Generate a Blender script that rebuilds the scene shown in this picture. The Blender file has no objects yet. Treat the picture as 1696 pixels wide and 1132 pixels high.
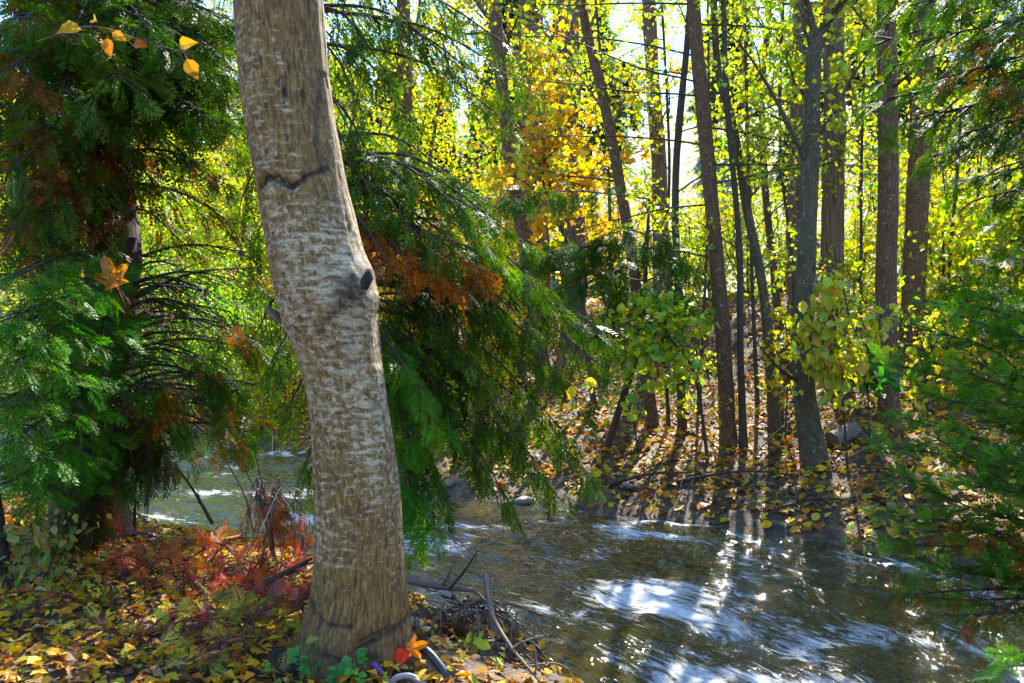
import bpy, math, random
import numpy as np
from mathutils import Vector, Matrix

# ------------------------------------------------------------------ camera, sky, sun, exposure
scn = bpy.context.scene
FPX, CX, CY, CAMZ = 1331.0, 848.0, 566.0, 2.0
cam_d = bpy.data.cameras.new('camera'); cam = bpy.data.objects.new('camera', cam_d)
scn.collection.objects.link(cam); scn.camera = cam
cam.location = (0, 0, CAMZ); cam.rotation_euler = (math.radians(90), 0, 0)
cam_d.sensor_width = 36.0; cam_d.lens = 36.0 * FPX / 1696.0
cam_d.clip_start = 0.05; cam_d.clip_end = 1500
cam_d.dof.use_dof = True; cam_d.dof.focus_distance = 5.0; cam_d.dof.aperture_fstop = 9.0

SUN_AZ, SUN_EL = math.radians(16), math.radians(42)      # azimuth clockwise from +Y (the view direction)
world = bpy.data.worlds.new('World'); scn.world = world; world.use_nodes = True
wn = world.node_tree; bg = wn.nodes['Background']
sky = wn.nodes.new('ShaderNodeTexSky'); sky.sky_type = 'NISHITA'; sky.sun_disc = False
sky.sun_elevation = SUN_EL; sky.sun_rotation = SUN_AZ
sky.air_density = 1.0; sky.dust_density = 0.0; sky.ozone_density = 4.5
wn.links.new(sky.outputs[0], bg.inputs[0]); bg.inputs[1].default_value = 0.15
sun_d = bpy.data.lights.new('sun', 'SUN'); sun = bpy.data.objects.new('sun', sun_d)
scn.collection.objects.link(sun)
sun_d.energy = 4.4; sun_d.angle = math.radians(0.5); sun_d.color = (1.0, 0.95, 0.86)
sdir = Vector((math.sin(SUN_AZ) * math.cos(SUN_EL), math.cos(SUN_AZ) * math.cos(SUN_EL), math.sin(SUN_EL)))
sun.rotation_euler = (-sdir).to_track_quat('-Z', 'Y').to_euler(); sun.location = (8, 16, 18)
vs = scn.view_settings
vs.view_transform = 'Standard'; vs.look = 'None'; vs.gamma = 1.0; vs.exposure = 2.05; vs.use_curve_mapping = False
scn.cycles.max_bounces = 8; scn.cycles.transparent_max_bounces = 8
scn.cycles.diffuse_bounces = 3; scn.cycles.glossy_bounces = 3; scn.cycles.transmission_bounces = 4
scn.cycles.caustics_reflective = False; scn.cycles.caustics_refractive = False
scn.cycles.sample_clamp_indirect = 6.0
scn.cycles.use_denoising = True; scn.cycles.denoising_prefilter = 'NONE'

# ------------------------------------------------------------------ helpers
R = np.random.default_rng(11)
random.seed(5)
COL = scn.collection
A = np.array

def P(px, py, d):
    """world point at depth d that the photograph shows at pixel (px, py)"""
    return A([(px - CX) / FPX * d, d, CAMZ - (py - CY) / FPX * d])

def unit(v):
    v = np.asarray(v, float); n = np.linalg.norm(v, axis=-1, keepdims=True)
    return v / np.maximum(n, 1e-9)

def tag(o, label=None, cat=None, group=None, kind=None):
    if label: o['label'] = label
    if cat: o['category'] = cat
    if group: o['group'] = group
    if kind: o['kind'] = kind
    return o

def thing(name, loc, label, cat, group=None):
    o = bpy.data.objects.new(name, None); COL.objects.link(o)
    o.location = [float(c) for c in loc]; o.empty_display_size = 0.2
    return tag(o, label, cat, group)

class MB:
    """collects vertices, triangles / quads, a colour per vertex and a uv per vertex"""
    def __init__(s): s.v, s.t, s.q, s.c, s.uv, s.n = [], [], [], [], [], 0
    def add(s, v, t=None, q=None, c=None, uv=None):
        v = np.asarray(v, float).reshape(-1, 3); k = len(v)
        if t is not None and len(t): s.t.append(np.asarray(t, int).reshape(-1, 3) + s.n)
        if q is not None and len(q): s.q.append(np.asarray(q, int).reshape(-1, 4) + s.n)
        if c is None: c = (1, 1, 1)
        c = np.asarray(c, float)
        s.c.append(np.broadcast_to(c, (k, 3)) if c.ndim == 1 else c)
        s.uv.append(np.zeros((k, 2)) if uv is None else np.asarray(uv, float))
        s.v.append(v); s.n += k
    def mesh(s, name, mat, off=(0, 0, 0), smooth=True):
        v = np.concatenate(s.v) - A(off); c = np.concatenate(s.c); uv = np.concatenate(s.uv)
        t = np.concatenate(s.t) if s.t else np.zeros((0, 3), int)
        q = np.concatenate(s.q) if s.q else np.zeros((0, 4), int)
        me = bpy.data.meshes.new(name)
        me.vertices.add(len(v)); me.vertices.foreach_set('co', v.astype(np.float32).ravel())
        li = np.concatenate([t.ravel(), q.ravel()]).astype(np.int32)
        me.loops.add(len(li)); me.loops.foreach_set('vertex_index', li)
        np_ = len(t) + len(q); me.polygons.add(np_)
        ls = np.concatenate([np.arange(len(t)) * 3, len(t) * 3 + np.arange(len(q)) * 4]).astype(np.int32)
        me.polygons.foreach_set('loop_start', ls)
        me.polygons.foreach_set('use_smooth', np.full(np_, smooth, bool))
        at = me.color_attributes.new('Col', 'FLOAT_COLOR', 'POINT')
        at.data.foreach_set('color', np.concatenate([c, np.ones((len(c), 1))], 1).astype(np.float32).ravel())
        ul = me.uv_layers.new(name='UVMap'); ul.data.foreach_set('uv', uv[li].astype(np.float32).ravel())
        me.update(calc_edges=True); me.validate()
        me.materials.append(mat)
        return me
    def build(s, name, mat, parent=None, loc=(0, 0, 0), smooth=True):
        off = A(parent.location) if parent else A(loc)
        me = s.mesh(name, mat, off, smooth)
        o = bpy.data.objects.new(name, me); COL.objects.link(o)
        if parent: o.parent = parent
        else: o.location = [float(x) for x in off]
        return o

def hashn(ix, iy, seed):
    h = (ix.astype(np.int64) * 374761393 + iy.astype(np.int64) * 668265263 + seed * 1442695041) & 0x7fffffff
    h = ((h ^ (h >> 13)) * 1274126177) & 0x7fffffff
    return ((h ^ (h >> 16)) & 0xffff) / 65535.0

def vnoise(x, y, seed=0):
    ix, iy = np.floor(x), np.floor(y); fx, fy = x - ix, y - iy
    fx = fx * fx * (3 - 2 * fx); fy = fy * fy * (3 - 2 * fy)
    a, b = hashn(ix, iy, seed), hashn(ix + 1, iy, seed)
    c, d = hashn(ix, iy + 1, seed), hashn(ix + 1, iy + 1, seed)
    return (a * (1 - fx) + b * fx) * (1 - fy) + (c * (1 - fx) + d * fx) * fy - 0.5

def fbm(x, y, seed=0, oct=4):
    s, a = 0, 1.0
    for k in range(oct):
        s = s + a * vnoise(x * 2 ** k, y * 2 ** k, seed + k * 17); a *= 0.5
    return s

def tube(mb, pts, rad, seg=8, c=(1, 1, 1), rough=0.0, seed=0, cap=True, flute=0.0):
    pts = np.asarray(pts, float); n = len(pts); rad = np.broadcast_to(np.asarray(rad, float), (n,))
    tan = unit(np.gradient(pts, axis=0))
    ref = A([0, 0, 1.0]) if abs(tan[0][2]) < 0.9 else A([0, -1.0, 0])
    u = unit(np.cross(ref, tan[0])); U = []
    for k in range(n):
        u = unit(u - tan[k] * np.dot(u, tan[k])); U.append(u)
    U = A(U); W = np.cross(tan, U)
    th = np.linspace(0, 2 * math.pi, seg + 1)
    length = np.concatenate([[0], np.cumsum(np.linalg.norm(np.diff(pts, axis=0), axis=1))])
    rr = np.repeat(rad[:, None], seg + 1, 1)
    if rough:
        T, L = np.meshgrid(th, length)
        rr = rr * (1 + rough * (fbm(np.cos(T) * 2 + 7, np.sin(T) * 2 + L * 2.5, seed, 3)) + flute * np.abs(np.sin(T * 5 + np.sin(L * 2))))
    v = pts[:, None, :] + (U[:, None, :] * np.cos(th)[None, :, None] + W[:, None, :] * np.sin(th)[None, :, None]) * rr[:, :, None]
    uv = np.stack(np.broadcast_arrays((th / (2 * math.pi))[None, :] * max(rad.max(), 0.01) * 6.28, length[:, None]), -1)
    i = np.arange(n - 1)[:, None] * (seg + 1) + np.arange(seg)[None, :]
    q = np.stack([i, i + 1, i + seg + 2, i + seg + 1], -1).reshape(-1, 4)
    mb.add(v.reshape(-1, 3), q=q, c=c, uv=uv.reshape(-1, 2))
    if cap:
        e = v[-1]; m = e[:-1].mean(0)
        mb.add(np.concatenate([e, m[None]]), t=[[j, j + 1, seg + 1] for j in range(seg)], c=c, uv=np.zeros((seg + 2, 2)))

def spline(pts, n=24):
    pts = np.asarray(pts, float); m = len(pts)
    if m == 2: return pts[0] + (pts[1] - pts[0]) * np.linspace(0, 1, n)[:, None]
    ex = np.concatenate([[2 * pts[0] - pts[1]], pts, [2 * pts[-1] - pts[-2]]])
    t = np.linspace(0, m - 1 - 1e-6, n); k = t.astype(int); f = (t - k)[:, None]
    p0, p1, p2, p3 = ex[k], ex[k + 1], ex[k + 2], ex[k + 3]
    return 0.5 * (2 * p1 + (p2 - p0) * f + (2 * p0 - 5 * p1 + 4 * p2 - p3) * f ** 2 + (3 * p1 - p0 - 3 * p2 + p3) * f ** 3)

def frames(d, nrm):
    """rotation matrices whose columns are side, along, up"""
    y = unit(d); x = unit(np.cross(y, nrm)); z = np.cross(x, y)
    return np.stack([x, y, z], -1)

def scatter(mb, tmpl, pos, rot, size, col):
    tv, tt = tmpl
    k = len(pos)
    if k == 0: return
    v = np.einsum('kij,nj->kni', rot, tv) * np.asarray(size)[:, None, None] + pos[:, None, :]
    t = tt[None] + (np.arange(k) * len(tv))[:, None, None]
    mb.add(v.reshape(-1, 3), t=t.reshape(-1, 3), c=np.repeat(col, len(tv), 0))

def pick(palette, k):
    """random colours from a palette of (colour, weight), each a little different"""
    cs = A([p[0] for p in palette]); w = A([p[1] for p in palette], float)
    c = cs[R.choice(len(cs), k, p=w / w.sum())]
    return np.clip(c * (1 + R.normal(0, 0.16, (k, 1))) * (1 + R.normal(0, 0.07, (k, 3))), 0.003, 0.9)

# leaf templates (unit length along +y)
DIAMOND = (A([[0, 0, 0], [-.34, .42, .07], [0, 1, -.08], [.34, .42, .07]]), A([[0, 2, 1], [0, 3, 2]]))
OVATE = (A([[0, -.28, .0], [0.015, 0, 0], [0, .5, 0.0], [0, 1, -.1], [-.24, .16, .05], [-.36, .42, .07], [-.22, .74, .02], [.24, .16, .05], [.36, .42, .07], [.22, .74, .02], [-.015, 0, 0]]),
         A([[0, 1, 10], [1, 2, 4], [4, 2, 5], [5, 2, 6], [6, 2, 3], [1, 7, 2], [7, 8, 2], [8, 9, 2], [9, 3, 2]]))
def _maple():
    o = []
    for a, l in ((-150, .30), (-118, .52), (-98, .34), (-62, .82), (-46, .66), (-34, .46), (-14, .82), (0, 1.0), (14, .82), (34, .46), (46, .66), (62, .82), (98, .34), (118, .52), (150, .30)):
        r = math.radians(a); o.append([math.sin(r) * l * .75, math.cos(r) * l * .75 + .28, 0.10 * abs(math.sin(r * 3)) - .06 * l])
    v = [[0, .28, 0]] + o + [[-.012, .2, 0], [.012, .2, 0], [0, -.45, -.05]]
    n = len(o); t = [[0, k + 2, k + 1] for k in range(n - 1)] + [[0, 1, n]] + [[n + 1, n + 2, n + 3]]
    return A(v), A(t)
MAPLE = _maple()

def frond_template(pinnae, sub, seed, wide):
    """flat feathery spray of a cedar twig"""
    r = np.random.default_rng(seed); V, T = [], []
    def blade(p, d, l, w):
        d = unit(d); s = A([-d[1], d[0], 0.0]); b = len(V)
        V.extend([p - s * w * .35, p + d * l * .45 - s * w, p + d * l, p + d * l * .45 + s * w]); T.extend([[b, b + 2, b + 1], [b, b + 3, b + 2]])
    ax = lambda t: A([0.10 * math.sin(t * 2.6 + seed) * t, t, -0.22 * t * t])
    b = len(V); V.extend([A([-.012, 0, 0]), A([.012, 0, 0]), ax(1)]); T.append([b, b + 1, b + 2])
    for k in range(pinnae):
        for sd in (-1, 1):
            t = 0.05 + 0.9 * (k + (0.25 if sd > 0 else .5) + r.uniform(-.2, .2)) / pinnae
            L = (0.50 * (1 - t) ** 0.75 * min(1, .5 + t * 2.2) + 0.07) * r.uniform(.75, 1.15)
            a = math.radians(r.uniform(38, 56)); d = A([sd * math.sin(a), math.cos(a), r.uniform(-.22, .05)]); p = ax(t)
            blade(p, d, L, wide)
            for j in range(sub):
                f = .25 + .62 * j / max(sub - 1, 1)
                for s2 in (-1, 1):
                    a2 = a + s2 * sd * math.radians(40) * sd
                    d2 = A([sd * math.sin(a + s2 * .75), math.cos(a + s2 * .75), r.uniform(-.2, .1)])
                    blade(p + d * L * f, d2, L * (.46 - .25 * f) * r.uniform(.8, 1.2), wide * .8)
    return A(V), A(T)
FROND_HI = [frond_template(9, 3, s, .017) for s in range(6)]
FROND_THIN = [frond_template(10, 2, 40 + s, .011) for s in range(6)]
FROND_LO = [frond_template(7, 1, 20 + s, .026) for s in range(6)]

# ------------------------------------------------------------------ materials
def new_mat(name):
    m = bpy.data.materials.new(name); m.use_nodes = True
    nt = m.node_tree; nt.nodes.clear()
    out = nt.nodes.new('ShaderNodeOutputMaterial')
    return m, nt, out
def N(nt, typ, **kw):
    n = nt.nodes.new(typ)
    for k, v in kw.items():
        if k.startswith('i_'): n.inputs[k[2:].replace('_', ' ')].default_value = v
        else: setattr(n, k, v)
    return n
def ramp(nt, stops, interp='LINEAR'):
    n = nt.nodes.new('ShaderNodeValToRGB'); cr = n.color_ramp; cr.interpolation = interp
    while len(cr.elements) < len(stops): cr.elements.new(0.5)
    for e, (p, c) in zip(cr.elements, stops):
        e.position = p; e.color = (c[0], c[1], c[2], 1) if not np.isscalar(c) else (c, c, c, 1)
    return n
def mapping(nt, scale, src='Object'):
    tc = nt.nodes.new('ShaderNodeTexCoord'); mp = nt.nodes.new('ShaderNodeMapping')
    mp.inputs['Scale'].default_value = scale; nt.links.new(tc.outputs[src], mp.inputs[0]); return mp
def noise(nt, mp, scale, detail=4, rough=.55, dist=0.0):
    n = N(nt, 'ShaderNodeTexNoise', i_Scale=scale, i_Detail=detail, i_Roughness=rough, i_Distortion=dist)
    nt.links.new(mp.outputs[0], n.inputs['Vector']); return n

def leaf_mat(name, per_object, transl=.45, rough=.42, sat=1.2, spec=.5):
    m, nt, out = new_mat(name); L = nt.links
    if per_object: src = N(nt, 'ShaderNodeObjectInfo').outputs['Color']
    else: src = N(nt, 'ShaderNodeVertexColor', layer_name='Col').outputs['Color']
    mp = mapping(nt, (1, 1, 1)); nz = noise(nt, mp, 38, 3)
    mr = N(nt, 'ShaderNodeMapRange'); mr.inputs['To Min'].default_value = .72; mr.inputs['To Max'].default_value = 1.28
    L.new(nz.outputs[0], mr.inputs[0])
    hs = N(nt, 'ShaderNodeHueSaturation'); L.new(src, hs.inputs['Color']); L.new(mr.outputs[0], hs.inputs['Value'])
    p = N(nt, 'ShaderNodeBsdfPrincipled', i_Roughness=rough); p.inputs['Specular IOR Level'].default_value = spec
    L.new(hs.outputs[0], p.inputs['Base Color'])
    h2 = N(nt, 'ShaderNodeHueSaturation', i_Saturation=sat, i_Value=1.35); L.new(hs.outputs[0], h2.inputs['Color'])
    t = N(nt, 'ShaderNodeBsdfTranslucent'); L.new(h2.outputs[0], t.inputs[0])
    mx = N(nt, 'ShaderNodeMixShader'); mx.inputs[0].default_value = transl
    L.new(p.outputs[0], mx.inputs[1]); L.new(t.outputs[0], mx.inputs[2]); L.new(mx.outputs[0], out.inputs[0])
    return m
M_LEAF = leaf_mat('autumn_leaf_mixed', False, .5)
M_LEAF_ONE = leaf_mat('autumn_leaf', True, .5)
M_NEEDLE = leaf_mat('cedar_spray_mixed', False, .36, .5, 1.25, .16)
M_NEEDLE_ONE = leaf_mat('cedar_spray', True, .36, .5, 1.25, .16)
M_LITTER = leaf_mat('fallen_leaf_mixed', False, .22, .55, 1.2, .28)
M_LITTER_ONE = leaf_mat('fallen_leaf', True, .22, .55, 1.2, .28)

def bark_mat(name, c1, c2, c3, su=40, sv=7, bump=.5, moss=None, pale=.0):
    m, nt, out = new_mat(name); L = nt.links
    mp = mapping(nt, (su, sv, 1), 'UV'); n1 = noise(nt, mp, 1.0, 6, .62, .6)
    r1 = ramp(nt, [(.28, c1), (.5, c2), (.74, c3)]); L.new(n1.outputs[0], r1.inputs[0])
    mp2 = mapping(nt, (1, 1, 1)); n2 = noise(nt, mp2, 5.5, 5, .6)
    col = r1.outputs[0]
    if moss:
        r2 = ramp(nt, [(.48, 0.0), (.66, 1.0)]); L.new(n2.outputs[0], r2.inputs[0])
        mx = N(nt, 'ShaderNodeMixRGB'); mx.inputs[2].default_value = (*moss, 1); L.new(r2.outputs[0], mx.inputs[0]); L.new(col, mx.inputs[1]); col = mx.outputs[0]
    if pale:
        n3 = noise(nt, mp2, 26, 4, .6); r3 = ramp(nt, [(.60, 0.0), (.66, pale)]); L.new(n3.outputs[0], r3.inputs[0])
        mx = N(nt, 'ShaderNodeMixRGB'); mx.inputs[2].default_value = (.45, .42, .36, 1); L.new(r3.outputs[0], mx.inputs[0]); L.new(col, mx.inputs[1]); col = mx.outputs[0]
    p = N(nt, 'ShaderNodeBsdfPrincipled', i_Roughness=.85); L.new(col, p.inputs['Base Color'])
    b = N(nt, 'ShaderNodeBump', i_Strength=bump, i_Distance=.02); L.new(n1.outputs[0], b.inputs['Height']); L.new(b.outputs[0], p.inputs['Normal'])
    L.new(p.outputs[0], out.inputs[0]); return m
M_RED = bark_mat('reddish_bark', (.035, .017, .007), (.12, .062, .024), (.23, .14, .07), 30, 9, .7, None, .5)
M_GREY = bark_mat('grey_smooth_bark', (.03, .022, .012), (.08, .06, .03), (.17, .13, .075), 22, 4, .45, (.085, .085, .035), .4)
M_FUR = bark_mat('furrowed_bark', (.035, .022, .012), (.15, .10, .06), (.30, .22, .14), 26, 2.2, 1.0)
M_TWIG = bark_mat('twig_bark', (.025, .018, .012), (.06, .045, .03), (.12, .09, .06), 30, 10, .4)
M_CEDAR = bark_mat('cedar_bark', (.02, .012, .008), (.07, .042, .026), (.14, .09, .06), 45, 3, .9)
M_DEAD = bark_mat('dead_wood', (.07, .05, .035), (.20, .15, .11), (.38, .31, .24), 60, 6, .6)

# ------------------------------------------------------------------ terrain
FAR = A([(-60, 44), (-30, 33), (-18, 26), (-12, 22), (-7, 17.9), (-4, 14.4), (-2.0, 11.8), (-.9, 10.5), (.1, 9.9), (1.05, 9.2), (2.2, 8.5), (3.2, 7.8), (3.9, 6.8), (4.2, 5.6), (4.3, 4), (4.4, 2), (4.6, -1), (5, -6), (6, -30)])
NEAR = A([(-60, 34), (-30, 23), (-18, 16.5), (-12, 12.6), (-8, 10.4), (-5, 8.5), (-2.6, 7.0), (-1.4, 6.2), (-.45, 5.35), (.4, 4.4), (.95, 3.3), (1.3, 1.5), (1.4, -1), (1.6, -6), (2, -30)])
def pl_dist(poly, x, y):
    best = np.full(x.shape, 1e9)
    for a, b in zip(poly[:-1], poly[1:]):
        d = b - a; t = np.clip(((x - a[0]) * d[0] + (y - a[1]) * d[1]) / (d @ d), 0, 1)
        best = np.minimum(best, np.hypot(x - a[0] - t * d[0], y - a[1] - t * d[1]))
    return best
def inside(poly, x, y):
    r = np.zeros(x.shape, bool)
    for (x1, y1), (x2, y2) in zip(poly, np.roll(poly, -1, 0)):
        if y1 != y2:
            r ^= ((y1 > y) != (y2 > y)) & (x < (x2 - x1) * (y - y1) / (y2 - y1) + x1)
    return r
WATER = np.concatenate([FAR, NEAR[::-1]])
NEARLAND = np.concatenate([NEAR, [(-60, -30)]])
def ground(x, y):
    x, y = np.atleast_1d(np.asarray(x, float)), np.atleast_1d(np.asarray(y, float))
    df, dn = pl_dist(FAR, x, y), pl_dist(NEAR, x, y)
    wob = fbm(x * .9, y * .9, 3) * .5
    bed = -np.interp(np.minimum(df, dn), [0, .5, 1.2, 2.5], [0.0, .16, .34, .5]) + fbm(x * 2.2, y * 2.2, 9) * .06
    dn2 = np.maximum(dn + wob * .35 * np.clip(dn, 0, 1), 0)
    nearh = np.interp(dn2, [0, .12, .5, 1.0, 3, 12], [0, .20, .48, .60, .66, .8]) + fbm(x * 2.5, y * 2.5, 5) * .07 * np.clip(dn * 2, 0, 1)
    df2 = np.maximum(df + wob * .9 * np.clip(df * .6, 0, 1), 0)
    farh = np.interp(df2, [0, .15, .6, 1.4, 4, 5.6, 7.4, 8.6, 14, 25], [0, .10, .26, .50, 1.05, 1.6, 2.6, 2.95, 3.2, 4]) + fbm(x * 2, y * 2, 6) * .10 * np.clip(df, 0, 1)
    farh = farh + np.interp(df, [25, 60, 110, 400], [0, 13, 34, 60]) + fbm(x * .06, y * .06, 8) * np.clip((df - 15) * .12, 0, 5)
    inw = inside(WATER, x, y); nl = inside(NEARLAND, x, y)
    return np.where(inw, bed, np.where(nl, nearh, farh))
def gz(x, y): return float(ground(x, y)[0])
def hit(px, py, dmin=2.5, dmax=40):
    """depth at which the line of sight through a pixel meets the ground"""
    d = np.linspace(dmin, dmax, 1500); x = (px - CX) / FPX * d; z = CAMZ - (py - CY) / FPX * d
    below = z <= ground(x, d)
    return float(d[np.argmax(below)]) if below.any() else dmax

def axis(core0, core1, step, lo, hi):
    a = list(np.arange(core0, core1, step)); s = step
    while a[-1] < hi: s *= 1.18; a.append(a[-1] + s)
    s = step
    while a[0] > lo: s *= 1.18; a.insert(0, a[0] - s)
    return A(a)
gx, gy = axis(-10, 9, .085, -420, 420), axis(1.5, 22, .085, -60, 700)
GX, GY = np.meshgrid(gx, gy); GZ = ground(GX.ravel(), GY.ravel())
mb = MB(); nx = len(gx)
i = np.arange(len(gy) - 1)[:, None] * nx + np.arange(nx - 1)[None]
mb.add(np.stack([GX.ravel(), GY.ravel(), GZ], -1), q=np.stack([i, i + 1, i + nx + 1, i + nx], -1).reshape(-1, 4))
def ground_mat():
    m, nt, out = new_mat('forest_soil'); L = nt.links
    mp = mapping(nt, (1, 1, 1)); n1 = noise(nt, mp, 9, 8, .65); n2 = noise(nt, mp, 55, 4, .6); n3 = noise(nt, mp, .25, 5, .6)
    r1 = ramp(nt, [(.3, (.022, .015, .009)), (.5, (.07, .045, .025)), (.62, (.17, .10, .035)), (.75, (.30, .20, .07))]); L.new(n1.outputs[0], r1.inputs[0])
    r2 = ramp(nt, [(.35, (.07, .075, .02)), (.5, (.13, .11, .045)), (.66, (.07, .10, .02))]); L.new(n3.outputs[0], r2.inputs[0])
    sep = N(nt, 'ShaderNodeSeparateXYZ'); L.new(mp.outputs[0], sep.inputs[0])
    mr = N(nt, 'ShaderNodeMapRange'); mr.inputs['From Min'].default_value = 19; mr.inputs['From Max'].default_value = 30; L.new(sep.outputs[1], mr.inputs[0])
    mx = N(nt, 'ShaderNodeMixRGB'); L.new(mr.outputs[0], mx.inputs[0]); L.new(r1.outputs[0], mx.inputs[1]); L.new(r2.outputs[0], mx.inputs[2])
    p = N(nt, 'ShaderNodeBsdfPrincipled', i_Roughness=.8); L.new(mx.outputs[0], p.inputs['Base Color'])
    b = N(nt, 'ShaderNodeBump', i_Strength=.8, i_Distance=.03); L.new(n2.outputs[0], b.inputs['Height']); L.new(b.outputs[0], p.inputs['Normal'])
    L.new(p.outputs[0], out.inputs[0]); return m
g = mb.build('ground', ground_mat()); tag(g, 'leaf strewn soil banks of the stream rising to a dry hillside', kind='structure')

# ------------------------------------------------------------------ stream
def resample(poly, n, dens):
    l = np.concatenate([[0], np.cumsum(np.hypot(*np.diff(poly, axis=0).T))])
    return np.stack([np.interp(dens * l[-1], l, poly[:, k]) for k in (0, 1)], -1)
def match(poly, keys):
    """points on poly at chosen vertex keys, evenly split between them"""
    return poly[keys]
# pairs of opposite points along both banks
pairs_f = A([(-60, 44), (-30, 33), (-12, 22), (-7, 17.9), (-4, 14.4), (-2, 11.8), (-.9, 10.5), (1.05, 9.2), (2.2, 8.5), (3.2, 7.8), (3.9, 6.8), (4.3, 4), (4.6, -1), (6, -30)])
pairs_n = A([(-60, 34), (-30, 23), (-12, 12.6), (-8, 10.4), (-5, 8.5), (-3.8, 7.75), (-2.6, 7.0), (-1.4, 6.2), (-.45, 5.35), (.4, 4.4), (.75, 3.7), (1.3, 1.5), (1.4, -1), (2, -30)])
lm = np.concatenate([[0], np.cumsum(np.hypot(*np.diff((pairs_f + pairs_n) / 2, axis=0).T))])
S0, S1 = lm[2], lm[12]
ss = np.concatenate([np.linspace(0, S0, 40)[:-1], np.arange(S0, S1, .03), np.linspace(S1, lm[-1], 20)])
tt = np.linspace(-.10, 1.10, 210)
pf = np.stack([np.interp(ss, lm, pairs_f[:, k]) for k in (0, 1)], -1); pn = np.stack([np.interp(ss, lm, pairs_n[:, k]) for k in (0, 1)], -1)
ker = np.hanning(41); ker /= ker.sum()
wxy = pf[:, None] * tt[None, :, None] + pn[:, None] * (1 - tt[None, :, None])
SS, TT = np.meshgrid(ss, tt, indexing='ij'); WM = TT * np.linalg.norm(pf - pn, axis=1)[:, None]
calm = .55 + .9 * np.clip(fbm(SS * .35, WM * .45, 40, 2) + .35, 0, 1)
wz = (fbm(SS * 1.1 + WM * .35, WM * 2.4, 31, 3) * .075 + fbm(SS * 2.4 - WM * .6, WM * 5.5, 33, 3) * .040 + fbm(SS * 5 + WM * 2.0, WM * 12, 35, 2) * .012) * calm
mb = MB(); n2 = len(tt); i = np.arange(len(ss) - 1)[:, None] * n2 + np.arange(n2 - 1)[None]
mb.add(np.concatenate([wxy, wz[..., None]], -1).reshape(-1, 3), q=np.stack([i, i + n2, i + n2 + 1, i + 1], -1).reshape(-1, 4), uv=np.stack([SS, WM], -1).reshape(-1, 2))
def water_mat():
    m, nt, out = new_mat('stream_water'); L = nt.links
    mpa = mapping(nt, (3.2, 15, 1), 'UV'); na = noise(nt, mpa, 1.0, 2, .5, 1.2)
    mpb = mapping(nt, (9, 30, 1), 'UV'); nb = noise(nt, mpb, 1.0, 1, .5, 1.0)
    add = N(nt, 'ShaderNodeMath', operation='MULTIPLY_ADD'); add.inputs[1].default_value = .35; L.new(nb.outputs[0], add.inputs[0]); L.new(na.outputs[0], add.inputs[2])
    bmp = N(nt, 'ShaderNodeBump', i_Strength=.5, i_Distance=.05); L.new(add.outputs[0], bmp.inputs['Height'])
    mpc = mapping(nt, (.8, 1.6, 1), 'UV'); nc = noise(nt, mpc, 1.0, 4, .6, .5)
    rc = ramp(nt, [(.3, (.026, .029, .004)), (.5, (.055, .052, .007)), (.7, (.11, .075, .018))]); L.new(nc.outputs[0], rc.inputs[0])
    dif = N(nt, 'ShaderNodeBsdfDiffuse'); L.new(rc.outputs[0], dif.inputs[0]); L.new(bmp.outputs[0], dif.inputs['Normal'])
    tr = N(nt, 'ShaderNodeBsdfTransparent'); tr.inputs[0].default_value = (.50, .47, .20, 1)
    m1 = N(nt, 'ShaderNodeMixShader'); m1.inputs[0].default_value = .62; L.new(dif.outputs[0], m1.inputs[1]); L.new(tr.outputs[0], m1.inputs[2])
    gl = N(nt, 'ShaderNodeBsdfGlossy', i_Roughness=.05); gl.inputs[0].default_value = (1, 1, 1, 1); L.new(bmp.outputs[0], gl.inputs['Normal'])
    fr = N(nt, 'ShaderNodeFresnel', i_IOR=1.42); L.new(bmp.outputs[0], fr.inputs['Normal'])
    m2 = N(nt, 'ShaderNodeMixShader'); L.new(fr.outputs[0], m2.inputs[0]); L.new(m1.outputs[0], m2.inputs[1]); L.new(gl.outputs[0], m2.inputs[2])
    # white streaks along the current: painted sun glitter and sky reflections, with some foam
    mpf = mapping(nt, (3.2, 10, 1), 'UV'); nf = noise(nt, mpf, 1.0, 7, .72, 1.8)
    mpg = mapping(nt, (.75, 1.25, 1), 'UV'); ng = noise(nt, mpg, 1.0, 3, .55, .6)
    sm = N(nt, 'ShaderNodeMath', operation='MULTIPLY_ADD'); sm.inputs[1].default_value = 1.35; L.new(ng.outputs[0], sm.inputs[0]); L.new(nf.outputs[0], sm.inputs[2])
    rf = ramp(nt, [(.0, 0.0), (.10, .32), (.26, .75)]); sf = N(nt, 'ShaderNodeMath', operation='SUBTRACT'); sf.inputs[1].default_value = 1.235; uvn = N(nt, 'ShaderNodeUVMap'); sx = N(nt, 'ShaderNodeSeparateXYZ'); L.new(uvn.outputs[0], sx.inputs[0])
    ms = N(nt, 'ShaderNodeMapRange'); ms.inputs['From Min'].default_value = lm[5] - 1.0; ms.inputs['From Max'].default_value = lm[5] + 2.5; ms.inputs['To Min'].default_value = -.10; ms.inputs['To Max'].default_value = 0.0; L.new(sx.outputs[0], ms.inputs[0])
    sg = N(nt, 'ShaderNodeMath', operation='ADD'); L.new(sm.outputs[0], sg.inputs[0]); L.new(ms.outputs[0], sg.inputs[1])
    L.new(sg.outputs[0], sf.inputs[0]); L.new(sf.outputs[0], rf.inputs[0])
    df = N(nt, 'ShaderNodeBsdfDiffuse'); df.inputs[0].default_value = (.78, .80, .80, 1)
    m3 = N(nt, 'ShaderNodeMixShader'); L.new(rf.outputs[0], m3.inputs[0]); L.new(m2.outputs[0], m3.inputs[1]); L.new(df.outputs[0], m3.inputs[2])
    L.new(m3.outputs[0], out.inputs[0]); return m
w = mb.build('stream', water_mat()); tag(w, 'rippling olive brown stream flowing between the banks', kind='structure')

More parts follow.
